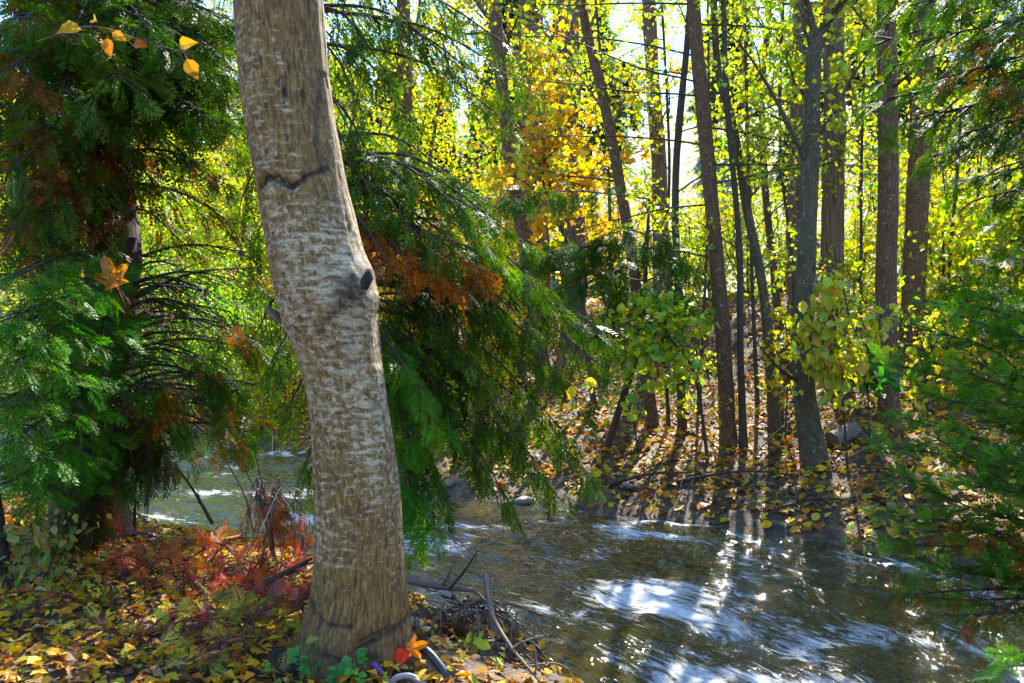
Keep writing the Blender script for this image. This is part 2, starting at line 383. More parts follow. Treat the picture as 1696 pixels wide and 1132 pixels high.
# ------------------------------------------------------------------ colours
YEL = [((.58, .44, .02), 3), ((.52, .50, .03), 3), ((.36, .46, .03), 2), ((.60, .30, .02), .6)]
LIME = [((.36, .47, .025), 4), ((.48, .50, .03), 4), ((.20, .36, .02), 2), ((.56, .46, .03), 1.2)]
GOLD = [((.66, .42, .02), 4), ((.60, .28, .015), 2.2), ((.60, .52, .04), 2), ((.42, .46, .03), .7)]
GREENL = [((.14, .33, .03), 3), ((.28, .44, .03), 3), ((.44, .48, .04), 1.2)]
LITTER = [((.60, .33, .008), 3.4), ((.52, .40, .015), 2.2), ((.38, .14, .012), 3), ((.13, .055, .018), 3.6), ((.40, .28, .10), .7), ((.30, .36, .02), .9), ((.62, .21, .006), 1.8)]
CEDARG = [((.045, .13, .005), 4), ((.075, .17, .006), 3), ((.13, .21, .008), 2), ((.09, .11, .006), 1.5)]
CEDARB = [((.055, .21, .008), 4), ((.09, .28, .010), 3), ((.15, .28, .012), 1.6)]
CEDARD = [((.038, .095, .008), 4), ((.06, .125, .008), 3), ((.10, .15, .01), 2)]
RUST = [((.38, .11, .008), 3), ((.28, .08, .008), 2), ((.44, .19, .02), 1.5), ((.17, .065, .015), 1)]

# ------------------------------------------------------------------ broadleaved trees
def walk(p, d, length, n, up, wob):
    pts = [A(p, float)]; d = unit(d)
    for k in range(n):
        d = unit(d + R.normal(0, wob, 3) + A([0, 0, up])); pts.append(pts[-1] + d * length / n)
    return A(pts)

class Tree:
    """a broadleaved tree: trunk, branches (each with its twigs), crown, and its largest leaves one by one"""
    def __init__(s, name, label, cat, path, r0, r1, mat, group=None, seg=12, rough=.18, flute=0., root=True):
        s.pts = spline(path, 40); s.rad = np.linspace(r0, r1, 40)
        if root: s.rad = s.rad * (1 + .5 * np.exp(-np.linspace(0, 1, 40) * 32))
        s.root = thing(name, s.pts[0], label, cat, group); s.mat = mat
        m = MB(); tube(m, s.pts, s.rad, seg, rough=rough, seed=int(R.integers(999)), flute=flute)
        m.build('trunk', mat, s.root); s.leaves = []; s.twig_pts = []
    def at(s, z):
        k = int(np.argmin(np.abs(s.pts[:, 2] - z))); return s.pts[k], s.rad[k]
    def limb(s, p0, d, length, r0, twigs=7, up=.06, wob=.16, tl=.38, mat=None, leafy=1.0, path=None, twig_up=.0):
        pts = spline(path, 12) if path is not None else walk(p0, d, length, 9, up, wob)
        m = MB(); n = len(pts); tube(m, pts, np.linspace(r0, .004, n), 6, rough=.15)
        L = np.linalg.norm(np.diff(pts, axis=0), axis=1).sum()
        for k in range(twigs):
            f = .18 + .8 * (k + R.uniform(0, 1)) / max(twigs, 1); j = min(int(f * (n - 1)), n - 2)
            t = unit(pts[j + 1] - pts[j]); sd = unit(np.cross(t, R.normal(0, 1, 3)))
            tw = walk(pts[j], t * .8 + sd, L * tl * R.uniform(.5, 1.1) * (1.15 - .6 * f), 6, twig_up, .2)
            tube(m, tw, np.linspace(max(r0 * .32, .004), .0018, 7), 4, cap=False)
            if R.uniform() < leafy: s.twig_pts.append(tw)
            for q in range(2):
                jj = int(R.integers(2, 6)); t2 = unit(tw[jj] - tw[jj - 1])
                tw2 = walk(tw[jj], t2 + unit(R.normal(0, 1, 3)) * .8, L * tl * .35, 4, twig_up, .22)
                tube(m, tw2, np.linspace(.0035, .0014, 5), 3, cap=False)
                if R.uniform() < leafy: s.twig_pts.append(tw2)
        m.build('branch', mat or s.mat, s.root)
        if leafy > 0: s.twig_pts.append(pts[n // 2:])
        return pts
    def limbs(s, n, z0, z1, length, r0=.02, elev=(5, 50), az=None, **kw):
        for k in range(n):
            z = z0 + (z1 - z0) * (k + R.uniform(0, 1)) / n; p, r = s.at(z)
            a = R.uniform(0, 2 * math.pi) if az is None else math.radians(R.uniform(*az)); e = math.radians(R.uniform(*elev))
            s.limb(p, (math.sin(a) * math.cos(e), math.cos(a) * math.cos(e), math.sin(e)), length * R.uniform(.6, 1.15), min(r0, r * .6), **kw)
    def foliage(s, per, size, pal, tmpl=DIAMOND, droop=.6, spread=.06, n_obj=0, obj_mesh=None, extra=None):
        pos = []
        for tw in s.twig_pts:
            f = R.uniform(.1, 1, per) * (len(tw) - 1); j = np.minimum(f.astype(int), len(tw) - 2); fr = (f - j)[:, None]
            pos.append(tw[j] * (1 - fr) + tw[j + 1] * fr)
        if extra is not None: pos.append(extra)
        if not pos: return
        pos = np.concatenate(pos); k = len(pos); pos = pos + R.normal(0, spread, (k, 3))
        d = unit(R.normal(0, 1, (k, 3)) * A([1, 1, .6]) + A([0, 0, -droop])); nr = unit(R.normal(0, 1, (k, 3)) + A([0, 0, .5]))
        rot = frames(d, nr); sz = size * R.uniform(.45, 1.2, k); col = pick(pal, k)
        if n_obj:
            dist = pos[:, 1] / sz; o = np.argsort(dist)
            vis = [q for q in o if abs(pos[q, 0] / pos[q, 1]) < .64 and abs(pos[q, 2] - CAMZ) / pos[q, 1] < .43][:n_obj]
            leaf_objects(s.root, obj_mesh, pos[vis], rot[vis], sz[vis], col[vis])
            mask = np.ones(k, bool); mask[vis] = False
            pos, rot, sz, col = pos[mask], rot[mask], sz[mask], col[mask]
        if len(pos):
            m = MB(); scatter(m, tmpl, pos, rot, sz, col)
            o = m.build('crown', M_LEAF, s.root, smooth=False); o['kind'] = 'stuff'

def leaf_objects(root, mesh, pos, rot, sz, col, name='leaf'):
    b = A(root.location) if root else A([0, 0, 0])
    for p, r, z, c in zip(pos, rot, sz, col):
        o = bpy.data.objects.new(name, mesh if not isinstance(mesh, list) else mesh[int(R.integers(len(mesh)))]); COL.objects.link(o)
        M = Matrix([[*(r[0] * z), p[0] - b[0]], [*(r[1] * z), p[1] - b[1]], [*(r[2] * z), p[2] - b[2]], [0, 0, 0, 1]])
        if root: o.parent = root
        o.matrix_basis = M; o.color = (*c, 1)

def template_mesh(name, tmpl, mat):
    m = MB(); m.add(tmpl[0], t=tmpl[1]); return m.mesh(name, mat, smooth=False)
ME_OVATE = template_mesh('leaf', OVATE, M_LEAF_ONE); ME_MAPLE = template_mesh('leaf', MAPLE, M_LEAF_ONE)
ME_FALL = template_mesh('fallen_leaf', OVATE, M_LITTER_ONE); ME_FALLM = template_mesh('fallen_leaf', MAPLE, M_LITTER_ONE)
ME_FROND = [template_mesh('frond', f, M_NEEDLE_ONE) for f in FROND_HI]; ME_THIN = [template_mesh('frond', f, M_NEEDLE_ONE) for f in FROND_THIN]

def bole(base_px, base_py, pts, top=3.5, d=None, lean=0.0):
    """trunk path: stands on the ground where the photo shows its foot, follows pixels upward, goes on above the frame"""
    d = d or hit(base_px, base_py)
    X = (base_px - CX) / FPX * d; out = [A([X, d, gz(X, d) - .12])]
    for k, (px, py) in enumerate(pts): out.append(P(px, py, d + lean * (k + 1)))
    v = unit(out[-1] - out[-2]); v = unit(v + A([0, 0, .6])); out.append(out[-1] + v * top)
    return A(out), d

# ------------------------------------------------------------------ the trees on the far bank
# 1 big forked grey tree in the middle of the right half
pth, dI = bole(1352, 768, [(1328, 600), (1333, 500), (1341, 290), (1346, 130), (1350, 60)], .01)
t = Tree('forked_tree', 'smooth grey tree forking near the top, standing at the water side of the leafy bank', 'tree', pth, .130, .075, M_GREY, seg=18)
fk = t.pts[-1]
t.limb(fk, None, 1, .055, 6, path=[fk, P(1338, 10, dI), P(1325, -60, dI - .2), P(1310, -260, dI)], leafy=.6)
t.limb(fk, None, 1, .060, 6, path=[fk, P(1372, 40, dI), P(1397, -15, dI - .3), P(1450, -160, dI - .6)], leafy=.6)
a, r = t.at(P(0, 285, dI)[2]); t.limb(a, None, 1, .040, 7, path=[a, P(1318, 235, dI - .1), P(1285, 165, dI - .2), P(1235, 85, dI - .4), P(1190, 40, dI - .6)], leafy=.5)
a, r = t.at(P(0, 235, dI)[2]); t.limb(a, None, 1, .028, 6, path=[a, P(1385, 180, dI - .2), P(1412, 125, dI - .3), P(1475, 40, dI - .7), P(1500, 0, dI - .8)], leafy=.5)
a, r = t.at(P(0, 445, dI)[2]); t.limb(a, None, 1, .013, 6, path=[a, P(1390, 460, dI - .5), P(1412, 545, dI - .7), P(1470, 605, dI - .9), P(1520, 650, dI - 1.1)], leafy=.6, mat=M_TWIG)
a, r = t.at(P(0, 640, dI)[2]); t.limb(a, None, 1, .036, 2, path=[a, P(1290, 610, dI - .25), P(1252, 565, dI - .4)], leafy=0, tl=.12, mat=M_TWIG)
t.limbs(5, 4.6, 6.3, 1.4, leafy=.7)
t.foliage(5, .10, LIME, OVATE)
# 2 leaning brown trunk
pth, d = bole(1082, 705, [(1070, 620), (1043, 400), (1003, 180), (962, 0)], 3)
tC = t = Tree('leaning_tree', 'slim brown trunk leaning left above the fern-like green cedar sprays', 'tree', pth, .100, .06, M_RED, seg=14)
t.limbs(7, 4.2, 8, 2.0, twigs=8); t.foliage(6, .095, LIME + GOLD[:1], OVATE)
# 3 thin pole
pth, d = bole(1130, 715, [(1126, 560), (1119, 300), (1139, 60), (1145, -40)], 2)
t = Tree('slender_tree', 'thin dark pole tree right of the leaning brown trunk', 'tree', pth, .062, .035, M_TWIG, seg=10)
t.limbs(6, 3.0, 7.5, 1.5, .014, twigs=7); t.foliage(5, .085, LIME, OVATE)
# 4 straight reddish trunk
pth, d = bole(1207, 738, [(1200, 600), (1188, 440), (1166, 200), (1148, 0)], 3.2)
t = Tree('reddish_tree', 'straight reddish brown trunk with bare dead side twigs, beside the thin pole', 'tree', pth, .110, .080, M_RED, seg=14)
for (z, ang, ln) in ((5.7, -80, 2.6), (5.2, -95, 2.9), (4.9, 95, 1.6), (4.6, -70, 2.4), (4.1, 100, 1.4), (3.7, -88, 2.2), (3.2, -75, 1.8), (6.2, 85, 1.8), (4.4, 80, 2.0), (2.6, -60, 1.3), (6.4, -85, 2.6), (5.45, -100, 2.6)):
    p, rr = t.at(z); aa = math.radians(ang); t.limb(p, (math.sin(aa), math.cos(aa) - .25, R.uniform(-.12, .22)), ln * 1.15, .015, 13, up=-.02, wob=.06, tl=.16, mat=M_TWIG, leafy=.16)
t.limbs(5, 6.2, 8.6, 1.8, twigs=8); t.foliage(4, .09, LIME, OVATE)
# 5 dark thin stem
pth, d = bole(1232, 742, [(1226, 560), (1224, 400), (1205, 180), (1198, 0)], 2)
t = Tree('dark_stem_tree', 'very thin dark stem just right of the straight reddish trunk', 'tree', pth, .05, .03, M_TWIG, seg=10)
t.limbs(6, 3.0, 7, 1.4, .012); t.foliage(5, .085, LIME, OVATE)
# 6 grey brown pole curving left at the top
pth, d = bole(1284, 712, [(1272, 560), (1262, 470), (1236, 340), (1215, 210), (1190, 120), (1182, 0)], 2)
t = Tree('curved_tree', 'grey brown young tree bowed to the left between the dark stem and the forked tree', 'tree', pth, .075, .04, M_GREY, seg=12)
t.limbs(7, 2.8, 7.5, 1.7, .016); t.foliage(5, .085, LIME, OVATE)
# 7, 8 two thin trees behind it
pth, d = bole(1296, 590, [(1282, 450), (1268, 320), (1262, 160), (1275, 0)], 3)
t = Tree('young_tree', 'thin olive young tree on the upper bank behind the bowed one', 'tree', pth, .075, .04, M_GREY, seg=10)
t.limbs(7, 3.5, 9, 2, .016); t.foliage(9, .12, LIME)
pth, d = bole(1322, 610, [(1314, 420), (1320, 200), (1326, 0)], 4)
t = Tree('straight_tree', 'straight brown trunk partly hidden on the left of the forked grey tree', 'tree', pth, .135, .10, M_FUR, seg=14)
t.limbs(7, 4.5, 10, 2.2, .025); t.foliage(9, .12, LIME)
# 9 furrowed trunk right behind the forked tree
pth, d = bole(1378, 610, [(1378, 400), (1382, 200), (1380, 0)], 5)
t = Tree('furrowed_tree', 'stout pale trunk with deeply furrowed bark right behind the forked grey tree', 'tree', pth, .175, .14, M_FUR, seg=24, rough=.25, flute=.12)
t.limbs(8, 5.5, 10, 2.4, .03); t.foliage(9, .12, LIME)
# 10, 11 two brown trunks on the right
pth, d = bole(1474, 712, [(1468, 500), (1471, 250), (1468, 0)], 4)
t = Tree('brown_tree', 'upright brown trunk, left one of the pair beside the dark overhanging cedar', 'tree', pth, .132, .120, M_RED, seg=18)
t.limbs(8, 4.5, 9, 2.2, .024, leafy=.8); t.foliage(6, .10, YEL, OVATE)
pth, d = bole(1505, 610, [(1512, 480), (1522, 280), (1528, 100)], 4)
t = Tree('speckled_tree', 'brown speckled trunk, right one of the pair beside the dark overhanging cedar', 'tree', pth, .172, .150, M_RED, seg=18)
t.limbs(7, 5, 10, 2.2, .03, leafy=.8); t.foliage(7, .12, LIME)
# 12 left trunk above the white lit cedar spray
pth, d = bole(905, 655, [(880, 470), (852, 300), (835, 180), (818, 0)], 3.5)
t = Tree('crooked_tree', 'brown trunk rising behind the white lit cedar spray left of centre', 'tree', pth, .145, .11, M_RED, seg=14)
a, r = t.at(P(0, 45, d)[2]); t.limb(a, None, 1, .05, 6, path=[a, P(800, 20, d), P(775, -20, d), P(740, -90, d)])
t.limbs(8, 4.5, 10, 2.4, .03); t.foliage(9, .12, LIME + GOLD[:1])
# 13, 14 stout furrowed trunks behind the golden maple
pth, d = bole(890, 572, [(888, 420), (884, 250), (880, 60)], 6)
t = Tree('broad_trunk_tree', 'broad furrowed grey brown trunk behind the golden maple, the left of two', 'tree', pth, .29, .25, M_FUR, seg=26, rough=.25, flute=.12)
t.limbs(9, 6, 13, 3.2, .05, twigs=9); t.foliage(10, .14, LIME + GOLD[:1])
pth, d = bole(948, 604, [(950, 420), (944, 250), (940, 60)], 6)
t = Tree('twin_trunk_tree', 'broad furrowed dark trunk behind the golden maple, the right of two', 'tree', pth, .25, .21, M_FUR, seg=26, rough=.25, flute=.12)
t.limbs(9, 6, 12, 3.0, .05, twigs=9); t.foliage(10, .14, LIME)
# 15 far stump-like trunk seen high above the golden bushes
pth, d = bole(672, 560, [(671, 300), (670, 120), (668, -20)], 5, d=21)
t = Tree('far_brown_tree', 'brown trunk far behind the golden bushes right of the pale foreground trunk', 'tree', pth, .22, .17, M_RED, seg=12)
t.limbs(9, 6, 13, 3, .04); t.foliage(9, .15, LIME)
pth, d = bole(1098, 520, [(1096, 440), (1094, 380), (1090, 250), (1080, 120)], 3, d=16.5)
t = Tree('mossy_tree', 'mossy trunk half covered by green sprays between the leaning trunk and the thin pole', 'tree', pth, .20, .13, M_FUR, seg=16)
t.limbs(7, 4.5, 9, 2.2, .025); t.foliage(7, .13, GOLD + LIME)

# the golden maple in front of the broad trunks: its leaves are large enough to be told apart
pth, d = bole(985, 600, [(960, 470), (930, 380), (905, 320)], .6, d=13.5)
t = Tree('golden_maple', 'young maple with golden orange leaves in front of the two broad furrowed trunks', 'tree', pth, .05, .018, M_TWIG, seg=8)
for tgt in ((985, 170), (905, 130), (1000, 260), (880, 210), (960, 330), (1060, 235), (850, 290), (1030, 330), (940, 240), (870, 60), (920, 40), (800, 300), (1010, 400), (890, 400)):
    a = t.pts[int(R.integers(20, 39))]; q = P(*tgt, 13.2 + R.uniform(-.5, .9)); t.limb(a, None, 1, .014, 7, path=[a, (a + q) / 2 + A([0, 0, .35]), q], tl=.24)
t.foliage(3, .165, GOLD, MAPLE, spread=.10, n_obj=240, obj_mesh=ME_MAPLE)
# green-yellow understory tree with hanging leaves around the slender pole
pth, d = bole(1175, 690, [(1150, 620), (1110, 560), (1085, 520)], .1, d=10.0)
t = Tree('lime_shrub', 'leafy yellow green shrub with round leaves in front of the leaning trunk', 'shrub', pth, .022, .008, M_TWIG, seg=7)
for tgt in ((1000, 540), (1050, 500), (1110, 515), (1150, 560), (1060, 580), (1120, 610), (1090, 650), (960, 560), (1140, 660), (930, 610), (1020, 630), (1180, 530), (1060, 690)):
    a = t.pts[int(R.integers(12, 39))]; q = P(*tgt, 9.6 + R.uniform(-.5, .5)); t.limb(a, None, 1, .008, 6, path=[a, (a + q) / 2 + A([0, 0, .12]), q], tl=.3)
t.foliage(3, .13, GREENL + LIME[:2], OVATE, n_obj=260, obj_mesh=ME_OVATE)
# pale yellow sapling before the forked tree
pth, d = bole(1405, 735, [(1395, 650), (1385, 560), (1378, 500)], .05, d=9.2)
t = Tree('pale_yellow_sapling', 'sapling with pale yellow oval leaves hanging in front of the forked grey trunk', 'sapling', pth, .016, .006, M_TWIG, seg=7)
for tgt in ((1345, 470), (1380, 465), (1330, 530), (1400, 540), (1320, 590), (1350, 610), (1420, 600), (1360, 670), (1395, 640), (1440, 640), (1330, 640), (1300, 560), (1440, 700), (1470, 530), (1475, 590)):
    a = t.pts[int(R.integers(10, 39))]; q = P(*tgt, 8.9 + R.uniform(-.4, .4)); t.limb(a, None, 1, .006, 5, path=[a, (a + q) / 2 + A([0, 0, .10]), q], tl=.28)
t.foliage(2, .135, [((.50, .50, .06), 3), ((.36, .46, .05), 2), ((.56, .44, .06), 1)], OVATE, droop=1.2, n_obj=250, obj_mesh=ME_OVATE)
for name, lab, bx, by, top, d0, tg, sz, pal in (
    ('slope_sapling', 'spindly yellow leaved sapling on the leafy slope between the bowed tree and the forked one', 1300, 690, ((1305, 600), (1300, 520)), 10.6, ((1285, 520), (1320, 560), (1270, 590), (1310, 640), (1290, 660), (1330, 600), (1255, 640)), .095, YEL),
    ('wispy_sapling', 'wispy sapling with small lime leaves on the slope left of the reddish trunk', 1165, 720, ((1160, 640), (1150, 560)), 10.9, ((1140, 600), (1175, 620), (1150, 690), (1185, 680), (1120, 690), (1165, 540), (1100, 640)), .085, LIME),
    ('twiggy_sapling', 'twiggy sapling with few yellow leaves right of the brown pair of trunks', 1535, 690, ((1540, 600), (1550, 520)), 10.4, ((1520, 560), (1560, 600), (1530, 640), (1580, 640), (1500, 660), (1560, 530), (1600, 580), (1590, 520)), .09, YEL),
    ('bank_sapling', 'low yellow green sapling on the slope between the forked tree and the brown pair', 1425, 640, ((1420, 560), (1415, 480)), 12.2, ((1400, 500), (1440, 520), (1410, 560), (1450, 480), (1390, 450), (1430, 430), (1490, 500), (1380, 540)), .11, LIME),
    ('lean_sapling', 'thin sapling with green leaves at the foot of the leaning brown trunk', 1060, 715, ((1040, 650), (1015, 590)), 10.8, ((1000, 600), (1040, 620), (990, 660), (1060, 680), (1020, 690), (960, 640), (1030, 560)), .10, GREENL)):
    pth, d = bole(bx, by, list(top), .1, d=d0)
    t = Tree(name, lab, 'sapling', pth, .014, .005, M_TWIG, seg=6)
    for tgt in tg:
        a = t.pts[int(R.integers(6, 39))]; q = P(*tgt, d0 + R.uniform(-.6, .6)); t.limb(a, None, 1, .006, 6, path=[a, (a + q) / 2 + A([0, 0, .1]), q], tl=.4, leafy=.8)
    t.foliage(2, sz, pal, OVATE, spread=.04, n_obj=90, obj_mesh=ME_OVATE)
# dark green broad leaves low between the forked tree and the pair
pth, d = bole(1440, 712, [(1438, 660), (1432, 610)], .05, d=9.9)
t = Tree('green_shrub', 'low shrub with broad deep green leaves between the pale sapling and the brown trunk', 'shrub', pth, .014, .006, M_TWIG, seg=6)
for tgt in ((1410, 570), (1440, 565), (1460, 600), (1400, 650), (1450, 650), (1425, 600), (1465, 640)):
    a = t.pts[int(R.integers(15, 39))]; q = P(*tgt, 9.7 + R.uniform(-.3, .3)); t.limb(a, None, 1, .006, 4, path=[a, (a + q) / 2 + A([0, 0, .08]), q], tl=.3)
t.foliage(1, .19, [((.05, .20, .04), 3), ((.10, .27, .05), 2)], OVATE, n_obj=80, obj_mesh=ME_OVATE)

for px, by, d0, tx, r_, lab in ((1108, 690, 11.6, 1095, .028, 'hair thin dark stem left of the thin pole'), (1155, 690, 12.0, 1172, .024, 'hair thin stem leaning right between the thin pole and the reddish trunk'), (1255, 690, 12.2, 1232, .034, 'slim dark stem behind the bowed tree'),
    (1310, 660, 12.6, 1298, .030, 'slim stem standing just left of the forked tree foot'), (1425, 650, 12.5, 1436, .032, 'slim stem between the furrowed trunk and the brown trunk'), (1005, 640, 14.5, 985, .040, 'slim leaning stem left of the leaning brown trunk'), (1560, 600, 13.0, 1580, .034, 'slim stem right of the speckled trunk')):
    pth, d = bole(px, by, [(px + (tx - px) * .3 + R.normal(0, 8), by - 200), (px + (tx - px) * .7 + R.normal(0, 8), by - 420), (tx, -20)], 1, d=d0)
    t = Tree('thin_tree', lab, 'tree', pth, r_, r_ * .5, M_TWIG, seg=7); t.limbs(6, 2.6, 6.5, 1.3, .009, twigs=7, leafy=.5); t.foliage(3, .085, LIME, OVATE)
MARKS = ((158, 'the left cedar stem'), (560, 'the pale trunk'), (820, 'the crooked trunk'), (885, 'the broad furrowed trunk'), (950, 'the second broad trunk'), (1045, 'the leaning trunk'), (1125, 'the thin pole'), (1190, 'the reddish trunk'), (1262, 'the bowed tree'), (1340, 'the forked tree'), (1400, 'the furrowed trunk'), (1470, 'the brown trunk'), (1518, 'the speckled trunk'), (1620, 'the right cedar'))
def where(px):
    m = min(MARKS, key=lambda q: abs(q[0] - px)); return ('just left of ' if px < m[0] else 'just right of ') + m[1]
HUE = lambda pal: 'lime green' if pal is LIME else 'golden' if pal is GOLD else 'leaf green' if pal is GREENL else 'yellow'
# ------------------------------------------------------------------ woods further back
def back_tree(px, d, h, n, size, pal, name, label, group, r=.1, zlo=.15, spread=1.6, shrub=False):
    X = (px - CX) / FPX * d; b = A([X, d, gz(X, d) - .1])
    root = thing(name, b, label, 'shrub' if shrub else 'tree', group)
    m = MB()
    stems = 5 if shrub else 1
    ends = []
    for s_ in range(stems):
        pts = walk(b, A([R.normal(0, .35 if shrub else .05), R.normal(0, .3 if shrub else .05), 1]), h, 10, .12, .07)
        if s_ == 0: main = pts
        tube(m, pts, np.linspace(r if not shrub else .025, .012, 11), 7, rough=.2)
        ends.append(pts)
    m2 = MB(); tips = []
    for k in range(16 if not shrub else 14):
        pts = ends[k % stems]; f = R.uniform(zlo, .97); p = pts[int(f * 10)]
        lp = walk(p, A([R.normal(), R.normal(), R.uniform(.0, .9)]), spread * (1.15 - .6 * f) * R.uniform(.6, 1.2), 6, .05, .2)
        tube(m, lp, np.linspace(.02 if not shrub else .008, .004, 7), 4, cap=False); tips.append(lp)
    m.build('trunk', M_TWIG if shrub else M_RED, root)['kind'] = 'stuff'
    lp = np.concatenate(tips); k = R.integers(0, len(lp), n)
    cl = R.normal(0, 1, (len(lp), 3)) * .3
    pos = lp[k] + cl[k] + R.normal(0, .24 * spread, (n, 3)); pos[:, 2] = np.maximum(pos[:, 2], b[2] + .15)
    dd = unit(R.normal(0, 1, (n, 3)) + A([0, 0, -.5])); rot = frames(dd, unit(R.normal(0, 1, (n, 3)) + A([0, 0, .5])))
    scatter(m2, DIAMOND, pos, rot, size * R.uniform(.6, 1.25, n), pick(pal, n))
    m2.build('crown', M_LEAF, root, smooth=False)['kind'] = 'stuff'

for px, d, h, n, pal in ((560, 20, 10, 2600, LIME), (640, 24, 12, 3200, LIME), (720, 22, 11, 2800, YEL), (790, 26, 13, 3200, LIME), (860, 30, 14, 3000, LIME), (930, 24, 12, 2400, YEL),
                         (1020, 32, 11, 1100, LIME), (1240, 27, 12, 1900, LIME), (1330, 24, 12, 2600, LIME), (1420, 26, 12, 3200, YEL), (1495, 23, 11, 2800, LIME), (1580, 24, 5.5, 2000, LIME),
                         (1650, 21, 8, 2600, LIME), (1720, 19, 9, 2600, YEL), (380, 24, 10, 2600, LIME), (480, 27, 12, 3000, GOLD), (250, 26, 10, 2400, LIME), (120, 28, 11, 2400, LIME), (0, 27, 10, 2000, LIME), (430, 31, 12, 2600, YEL), (310, 30, 11, 2600, LIME), (190, 31, 12, 2600, YEL), (60, 32, 12, 2600, LIME), (-60, 30, 11, 2200, LIME), (530, 33, 13, 2600, LIME)):
    back_tree(px, d, h, int(n * (1.15 if px < 620 else .95 if px < 900 else .62)), .145, pal, 'autumn_tree', HUE(pal) + ' crowned slim tree in the wood, ' + where(px), 'autumn trees behind the bank', .11, .25, 2.4)
for px, d, h, n, pal in ((600, 17.5, 3.4, 2000, GOLD), (700, 18.5, 4.2, 2600, GOLD), (770, 17.2, 3.8, 2400, GOLD), (830, 19.5, 4.0, 2000, GOLD), (1010, 19, 2.6, 1300, GOLD), (540, 19, 3.6, 1800, GOLD)):
    back_tree(px, d, h, n, .15, pal, 'golden_bush', 'tall golden bush across the stream, ' + where(px) + (' and smaller' if h < 3.5 else ''), 'golden bushes on the far bank', .05, .1, 1.2, True)
for px, d, h, n, pal in ((1140, 17.5, 1.9, 1300, LIME), (1175, 19, 2.6, 1500, YEL), (1240, 18.5, 2.2, 1300, LIME), (1300, 19.5, 2.8, 1500, LIME), (1420, 18.5, 2.4, 1500, LIME), (1480, 17, 2.4, 1500, YEL),
                         (1560, 15.5, 2.8, 2000, LIME), (1610, 14.2, 2.6, 2000, YEL), (1670, 13, 2.6, 2000, LIME), (1560, 13.2, 1.7, 1200, LIME), (1730, 12, 2.8, 1600, LIME), (1640, 11.2, 1.6, 1000, YEL), (1050, 20, 2.0, 1000, YEL)):
    back_tree(px, d, h, n, .12, pal, 'yellow_green_bush', ('low ' if h < 2 else 'tall ') + HUE(pal) + ' bush on the bank top, ' + where(px), 'yellow green bushes along the bank top', .05, .1, .95, True)
for px, d, h, n, pal in ((215, 20, 2.8, 2600, GREENL), (290, 21, 3.2, 2600, GREENL), (350, 19.5, 2.6, 2400, GREENL), (420, 18.5, 3.0, 2600, GREENL), (470, 17.5, 2.6, 2000, YEL), (130, 22, 3.2, 2400, LIME), (40, 23, 3, 2000, LIME), (255, 24, 5, 3000, LIME), (370, 25, 5.5, 3000, YEL), (310, 27, 5.8, 3000, LIME), (190, 27, 5.5, 2800, YEL)):
    back_tree(px, d, h, n, .13, pal, 'waterside_bush', ('high ' if h > 4 else 'low ') + HUE(pal) + ' bush across the water, ' + where(px), 'bushes across the water on the left', .05, .05, 1.3, True)

def pine(px, d, h):
    X = (px - CX) / FPX * d; b = A([X, d, gz(X, d) - .2])
    root = thing('pine_tree', b, 'dull green pine standing on the pale dry hillside beyond the wood', 'tree', 'pines on the distant hillside')
    m = MB(); tube(m, A([b, b + A([0, 0, h])]), [h * .02, .03], 7); m.build('trunk', M_RED, root)
    n = 1000; f = R.uniform(.18, 1, n) ** .8; a = R.uniform(0, 6.283, n) ; rr = (1 - f) * h * .20 * R.uniform(.3, 1.1, n) + .1
    pos = b + np.stack([np.cos(a) * rr, np.sin(a) * rr, f * h - rr * .25], -1)
    dd = unit(np.stack([np.cos(a), np.sin(a), R.uniform(-.5, .1, n)], -1)); rot = frames(dd, unit(R.normal(0, .5, (n, 3)) + A([0, 0, 1])))
    m = MB(); scatter(m, DIAMOND, pos, rot, h * .085 * R.uniform(.6, 1.3, n), pick([((.07, .12, .06), 2), ((.10, .15, .08), 2), ((.16, .14, .08), .6)], n))
    m.build('crown', M_LEAF, root, smooth=False)['kind'] = 'stuff'
for k in range(44):
    pine(R.uniform(480, 1760) if k < 30 else R.uniform(-60, 480), R.uniform(42, 110), R.uniform(10, 19))

